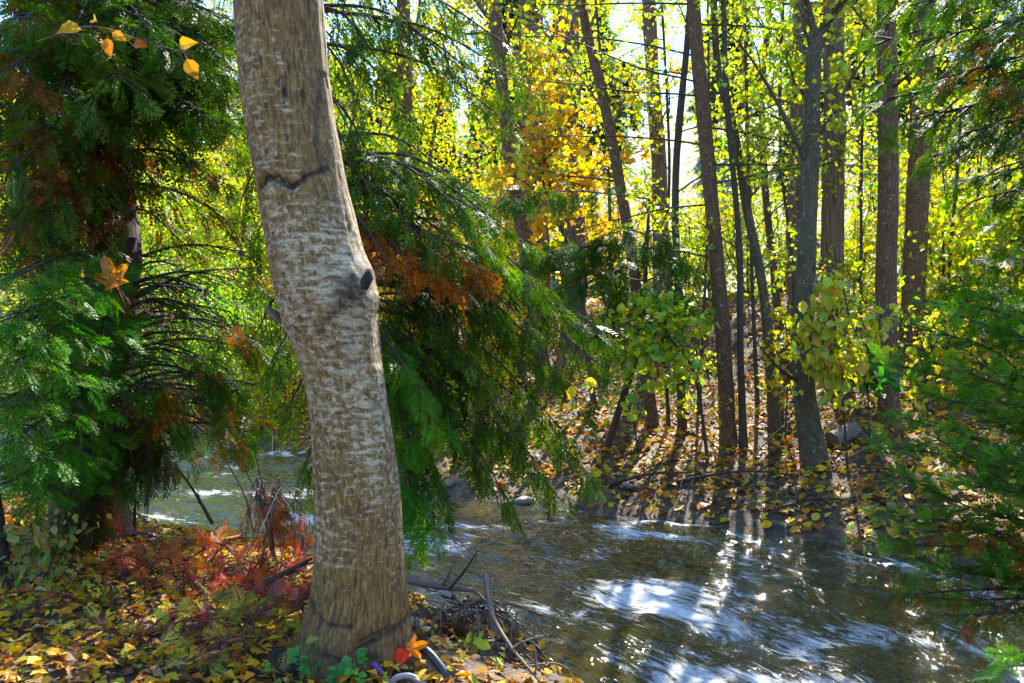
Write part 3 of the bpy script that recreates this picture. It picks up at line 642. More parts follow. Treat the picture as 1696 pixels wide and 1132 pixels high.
# ------------------------------------------------------------------ the big pale trunk in the foreground
EDG = A([(-420, 330, 455), (-200, 368, 505), (0, 388, 535), (100, 395, 541), (200, 405, 553), (300, 424, 572), (400, 440, 599), (440, 447, 612), (480, 454, 622), (520, 461, 627), (560, 478, 631), (600, 494, 634),
         (650, 508, 640), (700, 515, 648), (800, 520, 662), (900, 522, 668), (950, 519, 672), (1000, 510, 677), (1040, 496, 680), (1070, 484, 684), (1100, 468, 694), (1140, 440, 712)], float)
DT = 3.55
M_KNOT = bark_mat('dark_knot', (.010, .006, .004), (.035, .022, .011), (.075, .048, .022), 60, 30, 1.0)
def big_trunk():
    zs = np.concatenate([np.linspace(.42, 3.6, 700), np.linspace(3.62, 8.5, 60)])
    py = CY - (zs - CAMZ) * FPX / DT
    l = np.interp(py, EDG[:, 0], EDG[:, 1]); r = np.interp(py, EDG[:, 0], EDG[:, 2])
    hi = np.clip((zs - 4.2), 0, None); k = np.ones(25) / 25
    sm = lambda a: np.convolve(np.pad(a, 12, 'edge'), k, 'valid')
    l, r = sm(l), sm(r)
    X = ((l + r) / 2 - CX) / FPX * DT; rad = (r - l) / 2 / FPX * DT * .985
    X = X - hi * .10; rad = np.maximum(rad - hi * .014, .06)
    base = A([X[80], DT, gz(X[80], DT)])
    root = thing('pale_tree', base, 'big leaning foreground tree with pale blotchy bark and a dark knot', 'tree')
    nseg = 320; th = np.linspace(-math.pi, math.pi, nseg + 1)
    TH, Z = np.meshgrid(th, zs); RD = np.repeat(rad[:, None], nseg + 1, 1); PY = CY - (Z - CAMZ) * FPX / DT
    CXP = np.repeat(((l + r) / 2)[:, None], nseg + 1, 1); HW = np.repeat(((r - l) / 2)[:, None], nseg + 1, 1)
    PX = CXP + HW * np.sin(TH); front = np.cos(TH) > -.15
    disp = .010 * fbm(np.cos(TH) * 1.5 + 4, np.sin(TH) * 1.5 + Z * 1.2, 77, 3) + .0035 * fbm(TH * 9, Z * 7, 78, 3)
    dark = np.zeros_like(TH)
    def g(x, y, sx, sy, rot=0.0):
        dx, dy = PX - x, PY - y; c, s = math.cos(rot), math.sin(rot)
        return np.exp(-(((dx * c + dy * s) / sx) ** 2 + ((-dx * s + dy * c) / sy) ** 2)) * front
    def line(pts, w):
        best = np.full(PX.shape, 1e9)
        for a, b in zip(pts[:-1], pts[1:]):
            a, b = A(a, float), A(b, float); d = b - a
            t = np.clip(((PX - a[0]) * d[0] + (PY - a[1]) * d[1]) / (d @ d), 0, 1)
            best = np.minimum(best, np.hypot(PX - a[0] - t * d[0], PY - a[1] - t * d[1]))
        return np.exp(-(best / w) ** 2) * front
    # knot, its bark ridge running down in a V, the raised flute under it
    disp += .030 * g(600, 470, 32, 30, .3) - .012 * g(618, 470, 8, 24, .25) + .016 * g(570, 500, 55, 40)
    dark += 1.5 * g(598, 474, 19, 34, .5) + .8 * line([(612, 452), (590, 492), (562, 530), (548, 545)], 8) + .35 * line([(588, 490), (560, 460), (540, 440)], 4)
    disp += .014 * line([(608, 500), (612, 600), (622, 760)], 13) - .012 * line([(592, 500), (596, 600), (604, 720)], 12) - .008 * line([(626, 520), (630, 600)], 6)
    dark += .3 * line([(594, 500), (597, 600)], 8)
    # scar like an eyebrow with a crack running off to the right
    disp += -.022 * line([(446, 322), (458, 307), (476, 309), (498, 321), (506, 324)], 6) - .012 * line([(506, 324), (528, 306), (550, 292)], 4) + .014 * g(475, 328, 34, 9)
    dark += 1.6 * line([(446, 322), (458, 307), (476, 309), (500, 322)], 5) + 1.4 * line([(506, 324), (528, 306), (552, 291)], 3.6)
    for (x, y) in ((491, 174), (519, 176)):
        disp += -.012 * g(x, y, 3.5, 11); dark += 1.5 * g(x, y, 4, 11)
    for pts, w, a in (([(540, 130), (536, 260), (552, 300)], 4, .7), ([(517, 60), (527, 90)], 5, .5), ([(515, 985), (560, 1008), (600, 1010)], 4, .8), ([(610, 1045), (650, 1030), (680, 1012)], 5, 1.0), ([(540, 1045), (590, 1060), (640, 1062)], 6, .7), ([(505, 975), (530, 985)], 5, .7), ([(612, 1035), (655, 1018)], 3, .7), ([(500, 600), (520, 640)], 6, .3)):
        dark += a * line(pts, w); disp -= .008 * a * line(pts, w)
    # swelling and roots at the foot
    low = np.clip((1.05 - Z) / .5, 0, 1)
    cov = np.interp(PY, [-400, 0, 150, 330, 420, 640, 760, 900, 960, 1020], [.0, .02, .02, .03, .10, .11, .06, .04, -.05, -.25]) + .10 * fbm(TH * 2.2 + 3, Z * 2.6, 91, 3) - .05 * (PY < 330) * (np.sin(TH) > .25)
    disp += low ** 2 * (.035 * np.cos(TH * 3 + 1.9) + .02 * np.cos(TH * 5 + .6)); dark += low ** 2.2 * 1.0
    RD = RD + disp
    XX = np.repeat(X[:, None], nseg + 1, 1) + RD * np.sin(TH); YY = DT - RD * np.cos(TH)
    mb = MB(); i = np.arange(len(zs) - 1)[:, None] * (nseg + 1) + np.arange(nseg)[None]
    q = np.stack([i, i + 1, i + nseg + 2, i + nseg + 1], -1).reshape(-1, 4)
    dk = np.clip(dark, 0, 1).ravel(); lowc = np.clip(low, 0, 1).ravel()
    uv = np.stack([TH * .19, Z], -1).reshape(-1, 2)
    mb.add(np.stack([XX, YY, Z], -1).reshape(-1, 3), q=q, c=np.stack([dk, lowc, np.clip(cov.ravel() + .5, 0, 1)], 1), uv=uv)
    m, nt, out = new_mat('pale_blotchy_bark'); L = nt.links
    mpv = mapping(nt, (80, 15, 1), 'UV'); nv = noise(nt, mpv, 1, 6, .7, .8)
    r1 = ramp(nt, [(.33, (.045, .022, .006)), (.45, (.15, .078, .018)), (.55, (.26, .152, .036)), (.70, (.40, .27, .09))]); L.new(nv.outputs[0], r1.inputs[0])
    vc = N(nt, 'ShaderNodeVertexColor', layer_name='Col'); sp = N(nt, 'ShaderNodeSeparateColor'); L.new(vc.outputs[0], sp.inputs[0])
    mph = mapping(nt, (34, 40, 1), 'UV'); nh = noise(nt, mph, 1, 3, .55, .3)
    mpk = mapping(nt, (13, 44, 1), 'UV'); nk = noise(nt, mpk, 1, 3, .55, .2)
    a0 = N(nt, 'ShaderNodeMath', operation='MAXIMUM'); L.new(nh.outputs[0], a0.inputs[0]); L.new(nk.outputs[0], a0.inputs[1])
    s1 = N(nt, 'ShaderNodeMath', operation='ADD'); L.new(a0.outputs[0], s1.inputs[0]); L.new(sp.outputs[2], s1.inputs[1])
    rp = ramp(nt, [(0.0, 0.0), (.07, .25), (.17, .80), (.30, .92)])
    s2 = N(nt, 'ShaderNodeMath', operation='SUBTRACT'); s2.inputs[1].default_value = 1.062; L.new(s1.outputs[0], s2.inputs[0]); L.new(s2.outputs[0], rp.inputs[0])
    nf = noise(nt, mapping(nt, (150, 120, 1), 'UV'), 1, 3, .6); rf = ramp(nt, [(.36, .45), (.56, 1.0)]); L.new(nf.outputs[0], rf.inputs[0])
    inv = N(nt, 'ShaderNodeMath', operation='SUBTRACT'); inv.inputs[0].default_value = 1.0; L.new(sp.outputs[1], inv.inputs[1])
    f1 = N(nt, 'ShaderNodeMath', operation='MULTIPLY'); L.new(rp.outputs[0], f1.inputs[0]); L.new(rf.outputs[0], f1.inputs[1])
    f2 = N(nt, 'ShaderNodeMath', operation='MULTIPLY'); L.new(f1.outputs[0], f2.inputs[0]); L.new(inv.outputs[0], f2.inputs[1])
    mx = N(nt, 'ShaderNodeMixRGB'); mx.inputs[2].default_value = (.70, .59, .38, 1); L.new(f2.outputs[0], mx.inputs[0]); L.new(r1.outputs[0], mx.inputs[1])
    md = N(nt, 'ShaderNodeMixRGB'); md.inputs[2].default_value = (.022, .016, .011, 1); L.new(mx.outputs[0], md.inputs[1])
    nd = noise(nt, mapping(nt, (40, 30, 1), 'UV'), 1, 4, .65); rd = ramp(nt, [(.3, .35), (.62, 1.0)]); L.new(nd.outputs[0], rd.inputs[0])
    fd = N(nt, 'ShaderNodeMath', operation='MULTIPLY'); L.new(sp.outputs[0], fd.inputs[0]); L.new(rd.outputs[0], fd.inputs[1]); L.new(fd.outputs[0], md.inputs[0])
    p = N(nt, 'ShaderNodeBsdfPrincipled', i_Roughness=.8); L.new(md.outputs[0], p.inputs['Base Color'])
    b1 = N(nt, 'ShaderNodeBump', i_Strength=.30, i_Distance=.010); L.new(nv.outputs[0], b1.inputs['Height'])
    b2 = N(nt, 'ShaderNodeBump', i_Strength=.15, i_Distance=.010); L.new(s1.outputs[0], b2.inputs['Height']); L.new(b1.outputs[0], b2.inputs['Normal'])
    L.new(b2.outputs[0], p.inputs['Normal']); L.new(p.outputs[0], out.inputs[0])
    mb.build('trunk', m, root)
    # grey stub on the left, cut limb in the knot
    s = MB(); a = P(462, 528, DT); tube(s, [a, P(452, 520, DT - .03), P(441, 509, DT - .05)], [.026, .022, .014], 9, rough=.4); s.build('branch_stub', M_DEAD, root)
    s = MB(); tube(s, [P(574, 508, DT - .150), P(588, 490, DT - .150), P(600, 472, DT - .142), P(608, 458, DT - .128), P(612, 447, DT - .105)], [.004, .016, .026, .022, .010], 15, rough=.9, seed=4); s.build('cut_knot', M_KNOT, root)
    # limbs and leaves of the crown high above the frame
    t = Tree.__new__(Tree); t.root = root; t.mat = M_GREY; t.leaves = []; t.twig_pts = []
    for k in range(7):
        z = 5.4 + k * .45; j = int(np.argmin(np.abs(zs - z))); aa = R.uniform(2.0, 5.6)
        t.limb((X[j], DT, zs[j]), (math.sin(aa), math.cos(aa), .55), 2.4, .04, 8)
    t.foliage(7, .09, LIME)
big_trunk()

# ------------------------------------------------------------------ cedars
class Cedar:
    def __init__(s, name, label, path, r0, r1, mat=M_CEDAR, cat='tree', group=None, seg=16):
        pts = spline(path, 36); s.pts = pts; s.root = thing(name, pts[0], label, cat, group)
        if r0: 
            m = MB(); tube(m, pts, np.linspace(r0, r1, 36), seg, rough=.35, seed=int(R.integers(999)), flute=.15); m.build('trunk', mat, s.root)
        s.F = []
    def stem_at(s, z): return s.pts[int(np.argmin(np.abs(s.pts[:, 2] - z)))]
    def branch(s, path, pal, r0=.014, start=.15, step=.05, bl=.34, size=(.14, .24), droop=.35, dens=3, bare=0.0, hang=0.0, mat=None, tipfrond=True):
        """limb along path with side twigs in a flat fan, each carrying feathery sprays"""
        pts = spline(path, 16); m = MB(); tube(m, pts, np.linspace(r0, .003, 16), 6, rough=.2)
        L = np.concatenate([[0], np.cumsum(np.linalg.norm(np.diff(pts, axis=0), axis=1))]); tot = L[-1]; n = max(int(tot * (1 - start) / step), 2); side = 1
        for k in range(n):
            l = tot * (start + (1 - start) * (k + R.uniform(0, 1)) / n); p = A([np.interp(l, L, pts[:, q]) for q in range(3)])
            j = min(int(np.searchsorted(L, l)), 15); t = unit(pts[j] - pts[max(j - 1, 0)]); side = -side
            h = unit(np.cross(t, A([0, 0, 1.0]))) * side
            ln = bl * R.uniform(.5, 1.2) * (1.1 - .65 * (l / tot))
            d = unit(t * R.uniform(.5, 1.0) + h * R.uniform(.6, 1.1) + A([0, 0, R.uniform(-.5, .25) - hang]))
            tw = walk(p, d, ln, 5, -droop * .25, .12); tube(m, tw, np.linspace(.0045, .0014, 6), 4, cap=False)
            if R.uniform() < bare: continue
            for q in range(dens):
                f = 1.0 if q == 0 else R.uniform(.15, .95); jj = min(int(f * 5), 4); o = tw[jj] + (tw[min(jj + 1, 5)] - tw[jj]) * (f * 5 - jj)
                fd = unit(unit(tw[-1] - tw[0]) + R.normal(0, .45, 3) + A([0, 0, -droop])); s.F.append((o, fd, R.uniform(*size), pal))
        if tipfrond and R.uniform() > bare: s.F.append((pts[-1], unit(pts[-1] - pts[-2] + A([0, 0, -droop * .4])), size[1], pal))
        m.build('branch', mat or M_TWIG, s.root)
    def fronds(s, n_obj=300, up=1.0, thin=False):
        k = len(s.F); pos = A([f[0] for f in s.F]); d = A([f[1] for f in s.F]); sz = A([f[2] for f in s.F]); col = np.concatenate([pick(f[3], 1) for f in s.F])
        rot = frames(d, unit(R.normal(0, .55, (k, 3)) + A([0, 0, up])))
        dist = np.linalg.norm(pos - A([0, 0, CAMZ]), axis=1) / sz
        o = [q for q in np.argsort(dist) if pos[q, 1] > .3 and abs(pos[q, 0] / pos[q, 1]) < .66 and abs(pos[q, 2] - CAMZ) / pos[q, 1] < .45][:n_obj]
        leaf_objects(s.root, ME_THIN if thin else ME_FROND, pos[o], rot[o], sz[o], col[o], 'frond')
        mask = np.ones(k, bool); mask[o] = False; m = MB(); idx = np.where(mask)[0]
        if len(idx):
            for v in range(6):
                ii = idx[v::6]; scatter(m, (FROND_THIN if thin else FROND_LO)[v], pos[ii], rot[ii], sz[ii], col[ii])
            m.build('foliage', M_NEEDLE, s.root, smooth=False)['kind'] = 'stuff'

# the big cedar filling the left side
X0 = (158 - CX) / FPX * 5.5
c = Cedar('left_cedar', 'large dark cedar with rusty and green sprays filling the left side', [A([X0, 5.5, gz(X0, 5.5) - .15]), P(150, 800, 5.5), P(172, 620, 5.5), P(188, 480, 5.5), P(180, 250, 5.5), P(165, 0, 5.5), P(150, -500, 5.5), P(150, -900, 5.5)], .23, .06)
def lb(px, py, d, pal, y0=None, **kw):
    a = c.stem_at(P(0, (y0 if y0 is not None else py - 60), 5.5)[2]); q = P(px, py, d); mid = (a + q) / 2 + A([0, 0, .10]); c.branch([a, mid, q], pal, **kw)
MIXR = CEDARG + [((.34, .10, .015), 3.4), ((.20, .075, .015), 2.2)]
for px, py, d in ((400, 40, 4.9), (395, 120, 4.7), (350, 200, 4.6), (300, 90, 4.3), (240, 40, 4.2), (200, 130, 4.0), (120, 60, 4.0), (40, 30, 4.0), (20, 110, 4.0), (100, 150, 4.1), (300, 170, 4.8), (400, 190, 5.2), (330, 20, 5.2), (420, 90, 5.6), (60, -30, 4.2), (180, -40, 4.2), (300, -50, 4.6), (410, -30, 5), (230, 190, 4.6), (140, 210, 4.4), (360, 100, 5.3), (280, 30, 5.0), (260, 130, 5.2), (180, 90, 4.7), (80, 180, 4.8), (20, 60, 4.8), (110, 10, 4.8), (380, 160, 5.6), (320, 210, 5.5), (-40, 100, 4.4), (-30, 200, 4.6)):
    lb(px, py, d, CEDARG if px > 90 else MIXR, dens=4, bl=.38, step=.045, size=(.12, .2))
for px, py, d in ((60, 220, 4.2), (20, 280, 4.2), (130, 260, 4.6), (250, 250, 4.9), (80, 330, 4.4), (200, 300, 5), (20, 380, 4.3), (320, 270, 5.2), (150, 380, 4.9), (270, 330, 5.3), (60, 420, 4.4), (380, 300, 5.6), (300, 400, 5.6), (400, 380, 6), (40, 330, 5.0), (110, 310, 5.2), (90, 390, 5.2), (160, 330, 5.0), (-30, 300, 4.5), (-30, 400, 4.4), (230, 280, 5.6), (120, 440, 5.0)):
    lb(px, py, d, MIXR, dens=3, bl=.36, bare=.15, step=.05, size=(.11, .19))
for k in range(46):
    px, py = R.uniform(-50, 390), R.uniform(-40, 400)
    if px > 215 and py > 225: px = R.uniform(-50, 210)
    lb(px, py, R.uniform(4.5, 6.4), MIXR if py > 150 or px < 70 else CEDARG, dens=3, bl=.36, bare=.05, step=.05, size=(.11, .2))
for px, py, d in ((20, 460, 3.9), (60, 480, 4.0), (110, 500, 4.1), (10, 530, 3.8), (60, 560, 3.9), (130, 570, 4.2), (170, 560, 4.4), (20, 600, 3.8), (90, 630, 4.0), (30, 670, 3.9), (110, 690, 4.2), (20, 730, 3.9), (70, 760, 4.0), (120, 750, 4.3), (20, 800, 4.0), (60, 830, 4.2), (-40, 560, 3.8), (-40, 680, 3.8), (-50, 800, 4), (100, 800, 4.5)):
    lb(px, py, d, CEDARB, dens=4, bl=.32, y0=py - 20, droop=.25, size=(.08, .15), step=.05)
for px, py, d in ((420, 470, 5.4), (400, 540, 5.3), (430, 580, 5.6), (390, 630, 5.3), (340, 480, 5.0), (350, 560, 5.1), (330, 660, 5.0), (420, 420, 5.8), (300, 510, 5.2), (300, 700, 5.2), (260, 600, 5.0), (440, 640, 5.8), (300, 440, 5.5)):
    lb(px, py, d, MIXR, dens=1, bare=.80, bl=.45, step=.045, y0=py + 25, droop=.1)
for k in range(16):
    py = R.uniform(430, 720); lb(R.uniform(280, 470), py, R.uniform(4.9, 6.0), MIXR, dens=2, bare=.68, bl=.5, step=.04, y0=py + R.uniform(-40, 60), droop=.3, hang=.25, size=(.08, .16))
for px, py, d in ((270, 640, 4.8), (290, 690, 4.9), (360, 600, 5.0), (380, 640, 5.1), (420, 560, 4.9), (430, 690, 5.0), (400, 720, 5.2)):
    lb(px, py, d, CEDARG + RUST[:1], start=.72, dens=4, bl=.30, y0=py - 10)
for px, py, d in ((255, 770, 5.0), (200, 780, 5.0), (170, 830, 5.1), (130, 850, 5.0), (215, 720, 5.1), (100, 870, 4.9), (280, 745, 5.0)):
    lb(px, py, d, [((.12, .07, .035), 4), ((.20, .085, .02), 2)] + CEDARD[:2], start=.4, dens=2, bl=.22, y0=py - 110, hang=1.2, droop=1.6, size=(.16, .26))
c.fronds(300)

# the drooping cedar hidden behind the pale trunk, its sprays hanging to the right over the water
X1 = (598 - CX) / FPX * 5.0
c = Cedar('drooping_cedar', 'cedar behind the pale trunk with long dark sprays hanging over the water', [A([X1, 5.0, gz(X1, 5.0) - .2]), P(592, 800, 5.0), P(560, 550, 5.0), P(515, 330, 5.0), P(480, 100, 5.0), P(455, -250, 5.0), P(440, -600, 5)], .10, .04)
def rb(px, py, d, pal, y0, arch=.18, **kw):
    a = c.stem_at(P(0, y0, 5.0)[2]); q = P(px, py, d); mid = a * .45 + q * .55 + A([0, 0, arch]); c.branch([a, mid, q], pal, **kw)
GRUST = CEDARG + RUST[:1]
for px, py, d, y0 in ((700, 330, 4.6, 260), (770, 350, 4.5, 280), (830, 370, 4.6, 290), (870, 400, 4.7, 300), (800, 330, 4.9, 270), (740, 420, 4.4, 330), (800, 440, 4.6, 340), (690, 390, 4.4, 320), (850, 440, 4.9, 330), (760, 300, 5, 250), (640, 360, 4.5, 280)):
    rb(px, py, d, CEDARG, y0, dens=3, bl=.28, size=(.10, .18), step=.06, bare=.1)
for px, py, d, y0 in ((720, 450, 4.4, 380), (680, 440, 4.3, 370), (760, 470, 4.5, 390), (640, 430, 4.2, 370), (800, 450, 4.5, 390)):
    rb(px, py, d, RUST, y0, dens=3, bl=.26, size=(.10, .17))
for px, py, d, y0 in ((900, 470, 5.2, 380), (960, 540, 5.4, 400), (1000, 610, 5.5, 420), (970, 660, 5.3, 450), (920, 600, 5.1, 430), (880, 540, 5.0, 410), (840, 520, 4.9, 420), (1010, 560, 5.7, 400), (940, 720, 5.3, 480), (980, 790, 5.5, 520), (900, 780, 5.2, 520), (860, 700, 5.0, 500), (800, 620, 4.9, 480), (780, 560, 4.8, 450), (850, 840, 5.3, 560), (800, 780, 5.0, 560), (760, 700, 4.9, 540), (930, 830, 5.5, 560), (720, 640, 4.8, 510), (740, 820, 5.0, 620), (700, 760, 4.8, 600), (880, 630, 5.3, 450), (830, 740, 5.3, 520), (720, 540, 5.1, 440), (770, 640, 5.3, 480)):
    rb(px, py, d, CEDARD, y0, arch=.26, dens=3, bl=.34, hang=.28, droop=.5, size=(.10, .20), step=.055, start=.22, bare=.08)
for px, py, d, y0 in ((690, 640, 4.4, 560), (720, 700, 4.5, 610), (680, 720, 4.5, 640), (690, 820, 4.7, 700), (720, 860, 4.8, 740), (690, 890, 4.8, 780), (660, 600, 4.5, 540)):
    rb(px, py, d, CEDARB, y0, dens=3, bl=.24, droop=.7, size=(.13, .2))
for px, py, d, y0 in ((700, 60, 5.2, -40), (760, 110, 5.3, 0), (820, 150, 5.5, 20), (640, 120, 5.0, 20), (860, 90, 5.6, -60), (680, 190, 5.2, 60), (600, 60, 5.0, -40), (600, 180, 4.9, 80), (620, 270, 4.8, 170), (760, 30, 5.4, -120), (840, 200, 5.7, 40), (600, 300, 4.8, 200), (880, 150, 5.9, -20), (650, 20, 5.1, -80), (580, 120, 4.8, 40), (590, 240, 4.7, 140)):
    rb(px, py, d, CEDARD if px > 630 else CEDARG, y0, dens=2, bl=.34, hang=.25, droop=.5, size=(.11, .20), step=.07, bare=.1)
for px, py, d, y0 in ((420, 560, 5.2, 470), (450, 600, 4.8, 520), (470, 690, 4.9, 620), (500, 780, 4.9, 720), (400, 330, 5.0, 240), (390, 230, 5.0, 140), (410, 430, 5.1, 330)):
    rb(px, py, d, CEDARD, y0, dens=2, bl=.3, hang=.4, droop=.8, step=.07, bare=.2)
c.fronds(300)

# white lit level spray of a hemlock-like young conifer in the middle distance
X2 = (1095 - CX) / FPX * 8.6
c = Cedar('young_cedar', 'young cedar on the far bank with level sprays catching white light beside the mossy trunk', [A([X2 - .3, 11.2, gz(X2 - .3, 11.2) - .1]), P(1060, 560, 11), P(1070, 420, 11), P(1076, 330, 11)], .05, .015, seg=8)
for px, py, d in ((800, 330, 9.6), (850, 430, 9.7), (900, 425, 9.8), (960, 450, 9.9), (1010, 455, 10), (1120, 425, 10.2), (1150, 450, 10.4), (1040, 500, 10), (1110, 480, 10.2), (990, 400, 10.2), (1090, 400, 10.4), (1130, 500, 10.4), (1050, 560, 10.2), (1000, 540, 10), (930, 480, 9.6), (1100, 550, 10.3)):
    a = c.stem_at(P(0, py - 15, 11)[2]); q = P(px, py, d); c.branch([a, (a + q) / 2 + A([0, 0, .1]), q], CEDARD + CEDARG[:2], start=.25, dens=3, bl=.42, size=(.18, .32), droop=.3)
c.fronds(160)

CEDARR = [((.08, .25, .015), 3), ((.14, .33, .02), 3), ((.21, .36, .04), 2), ((.05, .18, .015), 2)]
# cedar overhanging from the right, its sprays low over the water
def rpath(x, y, zs): return [A([x, y, gz(x, y) - .1])] + [A([x + dx, y, z]) for dx, z in zs]
c = Cedar('right_cedar', 'green cedar leaning in from the right edge, its lowest sprays dipping into the stream', rpath(4.95, 5.2, ((0, 1.2), (-.05, 3), (.05, 6), (0, 8))), .16, .05)
def rc(px, py, d, pal, z0, **kw):
    a = c.stem_at(max(z0 - .75, .45)); q = P(px, py, d); c.branch([a, a * .55 + q * .45 + A([R.normal(0, .08), R.normal(0, .12), R.uniform(-.22, .06)]), a * .22 + q * .78 + R.normal(0, .05, 3), q], pal, **kw)
for px, py, d, z0 in ((1500, 540, 4.9, 2.0), (1470, 600, 4.9, 1.9), (1530, 500, 5.1, 2.2), (1580, 520, 4.8, 2.1), (1620, 480, 4.9, 2.4), (1660, 540, 4.6, 2.2), (1550, 600, 4.6, 1.8), (1490, 690, 4.8, 1.5), (1460, 740, 4.8, 1.4), (1540, 720, 4.6, 1.5), (1620, 660, 4.5, 1.7), (1680, 620, 4.5, 1.9), (1500, 790, 4.7, 1.2), (1580, 800, 4.5, 1.2), (1660, 760, 4.4, 1.4), (1700, 850, 4.4, 1.2), (1450, 850, 4.7, 1.0), (1430, 900, 4.7, .9), (1480, 920, 4.6, .8), (1530, 880, 4.6, 1.0), (1600, 900, 4.5, .9), (1560, 960, 4.5, .7), (1520, 990, 4.5, .6), (1640, 940, 4.4, .8), (1700, 960, 4.4, .8), (1550, 660, 5.2, 1.7), (1600, 580, 5.2, 2.0), (1500, 640, 5.3, 1.8), (1650, 700, 5.1, 1.6), (1580, 740, 5.2, 1.4), (1700, 500, 4.8, 2.4), (1690, 690, 4.7, 1.7), (1620, 840, 4.8, 1.1)):
    rc(px, py, d, CEDARR + ([RUST[0]] if py > 800 else []), z0, start=.42, dens=5, bl=.24, size=(.06, .12), droop=-.15, r0=.012, step=.036, bare=.06)
for px, py, d, z0 in ((1560, 1020, 4.4, .9), (1500, 985, 4.5, .8), (1600, 1030, 4.4, .8)):
    rc(px, py, d, CEDARG + RUST[:2], z0, start=.72, dens=2, bl=.2, size=(.08, .15), r0=.022, bare=.3)
for px, py, d, z0 in ((1600, 460, 5.4, 2.7), (1660, 420, 5.4, 2.9), (1690, 350, 5.2, 3.2), (1640, 520, 5.8, 2.4)):
    rc(px, py, d, CEDARD, z0, start=.4, dens=2, bl=.3, bare=.3)
c.fronds(300)

# darker cedar close on the right: branches across the upper right corner
c = Cedar('near_cedar', 'dark cedar very near on the right, its blurred branches crossing the upper right corner', rpath(4.5, 2.3, ((0, 1.5), (-.1, 3.5), (0, 6), (.1, 8))), .15, .05)
for px, py, d, z0 in ((1470, 20, 2.7, 3.3), (1520, 70, 2.7, 3.2), (1440, 170, 2.9, 2.9), (1500, 200, 2.8, 2.9), (1560, 130, 2.6, 3.1), (1600, 220, 2.6, 2.9), (1540, 260, 2.9, 2.8), (1650, 140, 2.4, 3.1), (1650, 280, 2.6, 2.8), (1620, 330, 2.8, 2.6), (1690, 360, 2.6, 2.6), (1580, -20, 2.5, 3.4), (1660, 40, 2.3, 3.3), (1500, -30, 2.8, 3.5), (1690, 220, 2.4, 2.9), (1700, 440, 2.7, 2.3), (1560, 190, 3.0, 3.0), (1480, 110, 3.0, 3.1), (1610, 80, 2.6, 3.2), (1670, 400, 3, 2.5), (1520, 10, 3.2, 3.5), (1600, 20, 3.0, 3.4), (1560, 230, 3.1, 2.9), (1650, 200, 3.0, 3.0), (1690, 120, 2.7, 3.2), (1620, 160, 3.2, 3.1), (1690, 300, 3.0, 2.8), (1590, 300, 3.2, 2.7), (1460, 70, 3.2, 3.3), (1510, 150, 3.3, 3.1)):
    a = c.stem_at(z0 + .25); q = P(px, py, d); c.branch([a, a * .45 + q * .55 + A([0, 0, .1]), q], CEDARD + CEDARG[:1] + ([RUST[0]] if py < 160 and px > 1600 else []), start=.36, dens=5, bl=.24, size=(.05, .09), droop=.35, r0=.010, step=.034, bare=.08)
for px, py, d, z0 in ((1650, 1105, 2.3, 1.0), (1690, 1080, 2.2, 1.05)):
    a = c.stem_at(z0 + .3); q = P(px, py, d); c.branch([a, (a + q) / 2, q], CEDARB, start=.78, dens=3, bl=.12, size=(.06, .10), droop=.2, r0=.008)
c.fronds(300)

# ------------------------------------------------------------------ reddened low shrub and bank in the lower left
M_RSTEM = bark_mat('red_stem', (.06, .012, .010), (.16, .035, .025), (.28, .08, .05), 30, 10, .4)
PINK = [((.62, .05, .06), 3), ((.62, .12, .03), 3), ((.58, .20, .24), 2), ((.40, .05, .03), 2)]
OLIVE = [((.30, .34, .04), 3), ((.42, .42, .08), 2), ((.18, .25, .04), 2), ((.52, .46, .12), 1)]
ORNG = [((.62, .16, .02), 3), ((.62, .28, .04), 2), ((.50, .09, .03), 2), ((.40, .12, .03), 1.5)]
for name, label, spots, pal, n in (
    ('red_shrub', 'low feathery shrub turned red and pink, left of the foot of the pale trunk', ((420, 960, 4.8), (470, 1000, 4.3), (440, 1030, 4.0), (390, 990, 4.5), (350, 1000, 4.3), (480, 940, 4.6)), PINK, 4),
    ('orange_shrub', 'low feathery shrub turned orange and rust by the fallen leaves at the lower left', ((260, 970, 4.6), (310, 1000, 4.3), (230, 1010, 4.3), (340, 940, 4.9), (290, 930, 4.9)), ORNG, 4),
    ('olive_shrub', 'low feathery olive green shrub at the bottom edge left of the pale trunk', ((300, 1110, 3.6), (400, 1110, 3.6), (220, 1120, 3.7), (440, 1120, 3.5), (170, 1060, 4.1), (350, 1070, 3.8)), OLIVE, 4)):
    px, py, d = spots[0]; b = P(px, py, d); b[2] = gz(b[0], b[1])
    c = Cedar(name, label, [b, b + A([0, 0, .3])], 0, 0, cat='shrub')
    for px, py, d in spots:
        b = P(px, py, d); b[2] = gz(b[0], b[1])
        for k in range(n):
            q = b + A([R.normal(0, .24), R.normal(0, .17), R.uniform(.04, .20) * (.7 if name[1] == 'l' else 1)]); s0 = b + R.normal(0, .04, 3) * A([1, 1, 0])
            c.branch([s0, (s0 + q) / 2 + A([0, 0, .07]), q], pal if R.uniform() < .62 else (OLIVE, ORNG, PINK)[int(R.integers(3))], r0=.006, start=.2, step=.04, bl=.13, size=(.05, .11), droop=-.1, dens=2, bare=.25, mat=M_RSTEM)
    c.fronds(300, .2, True)

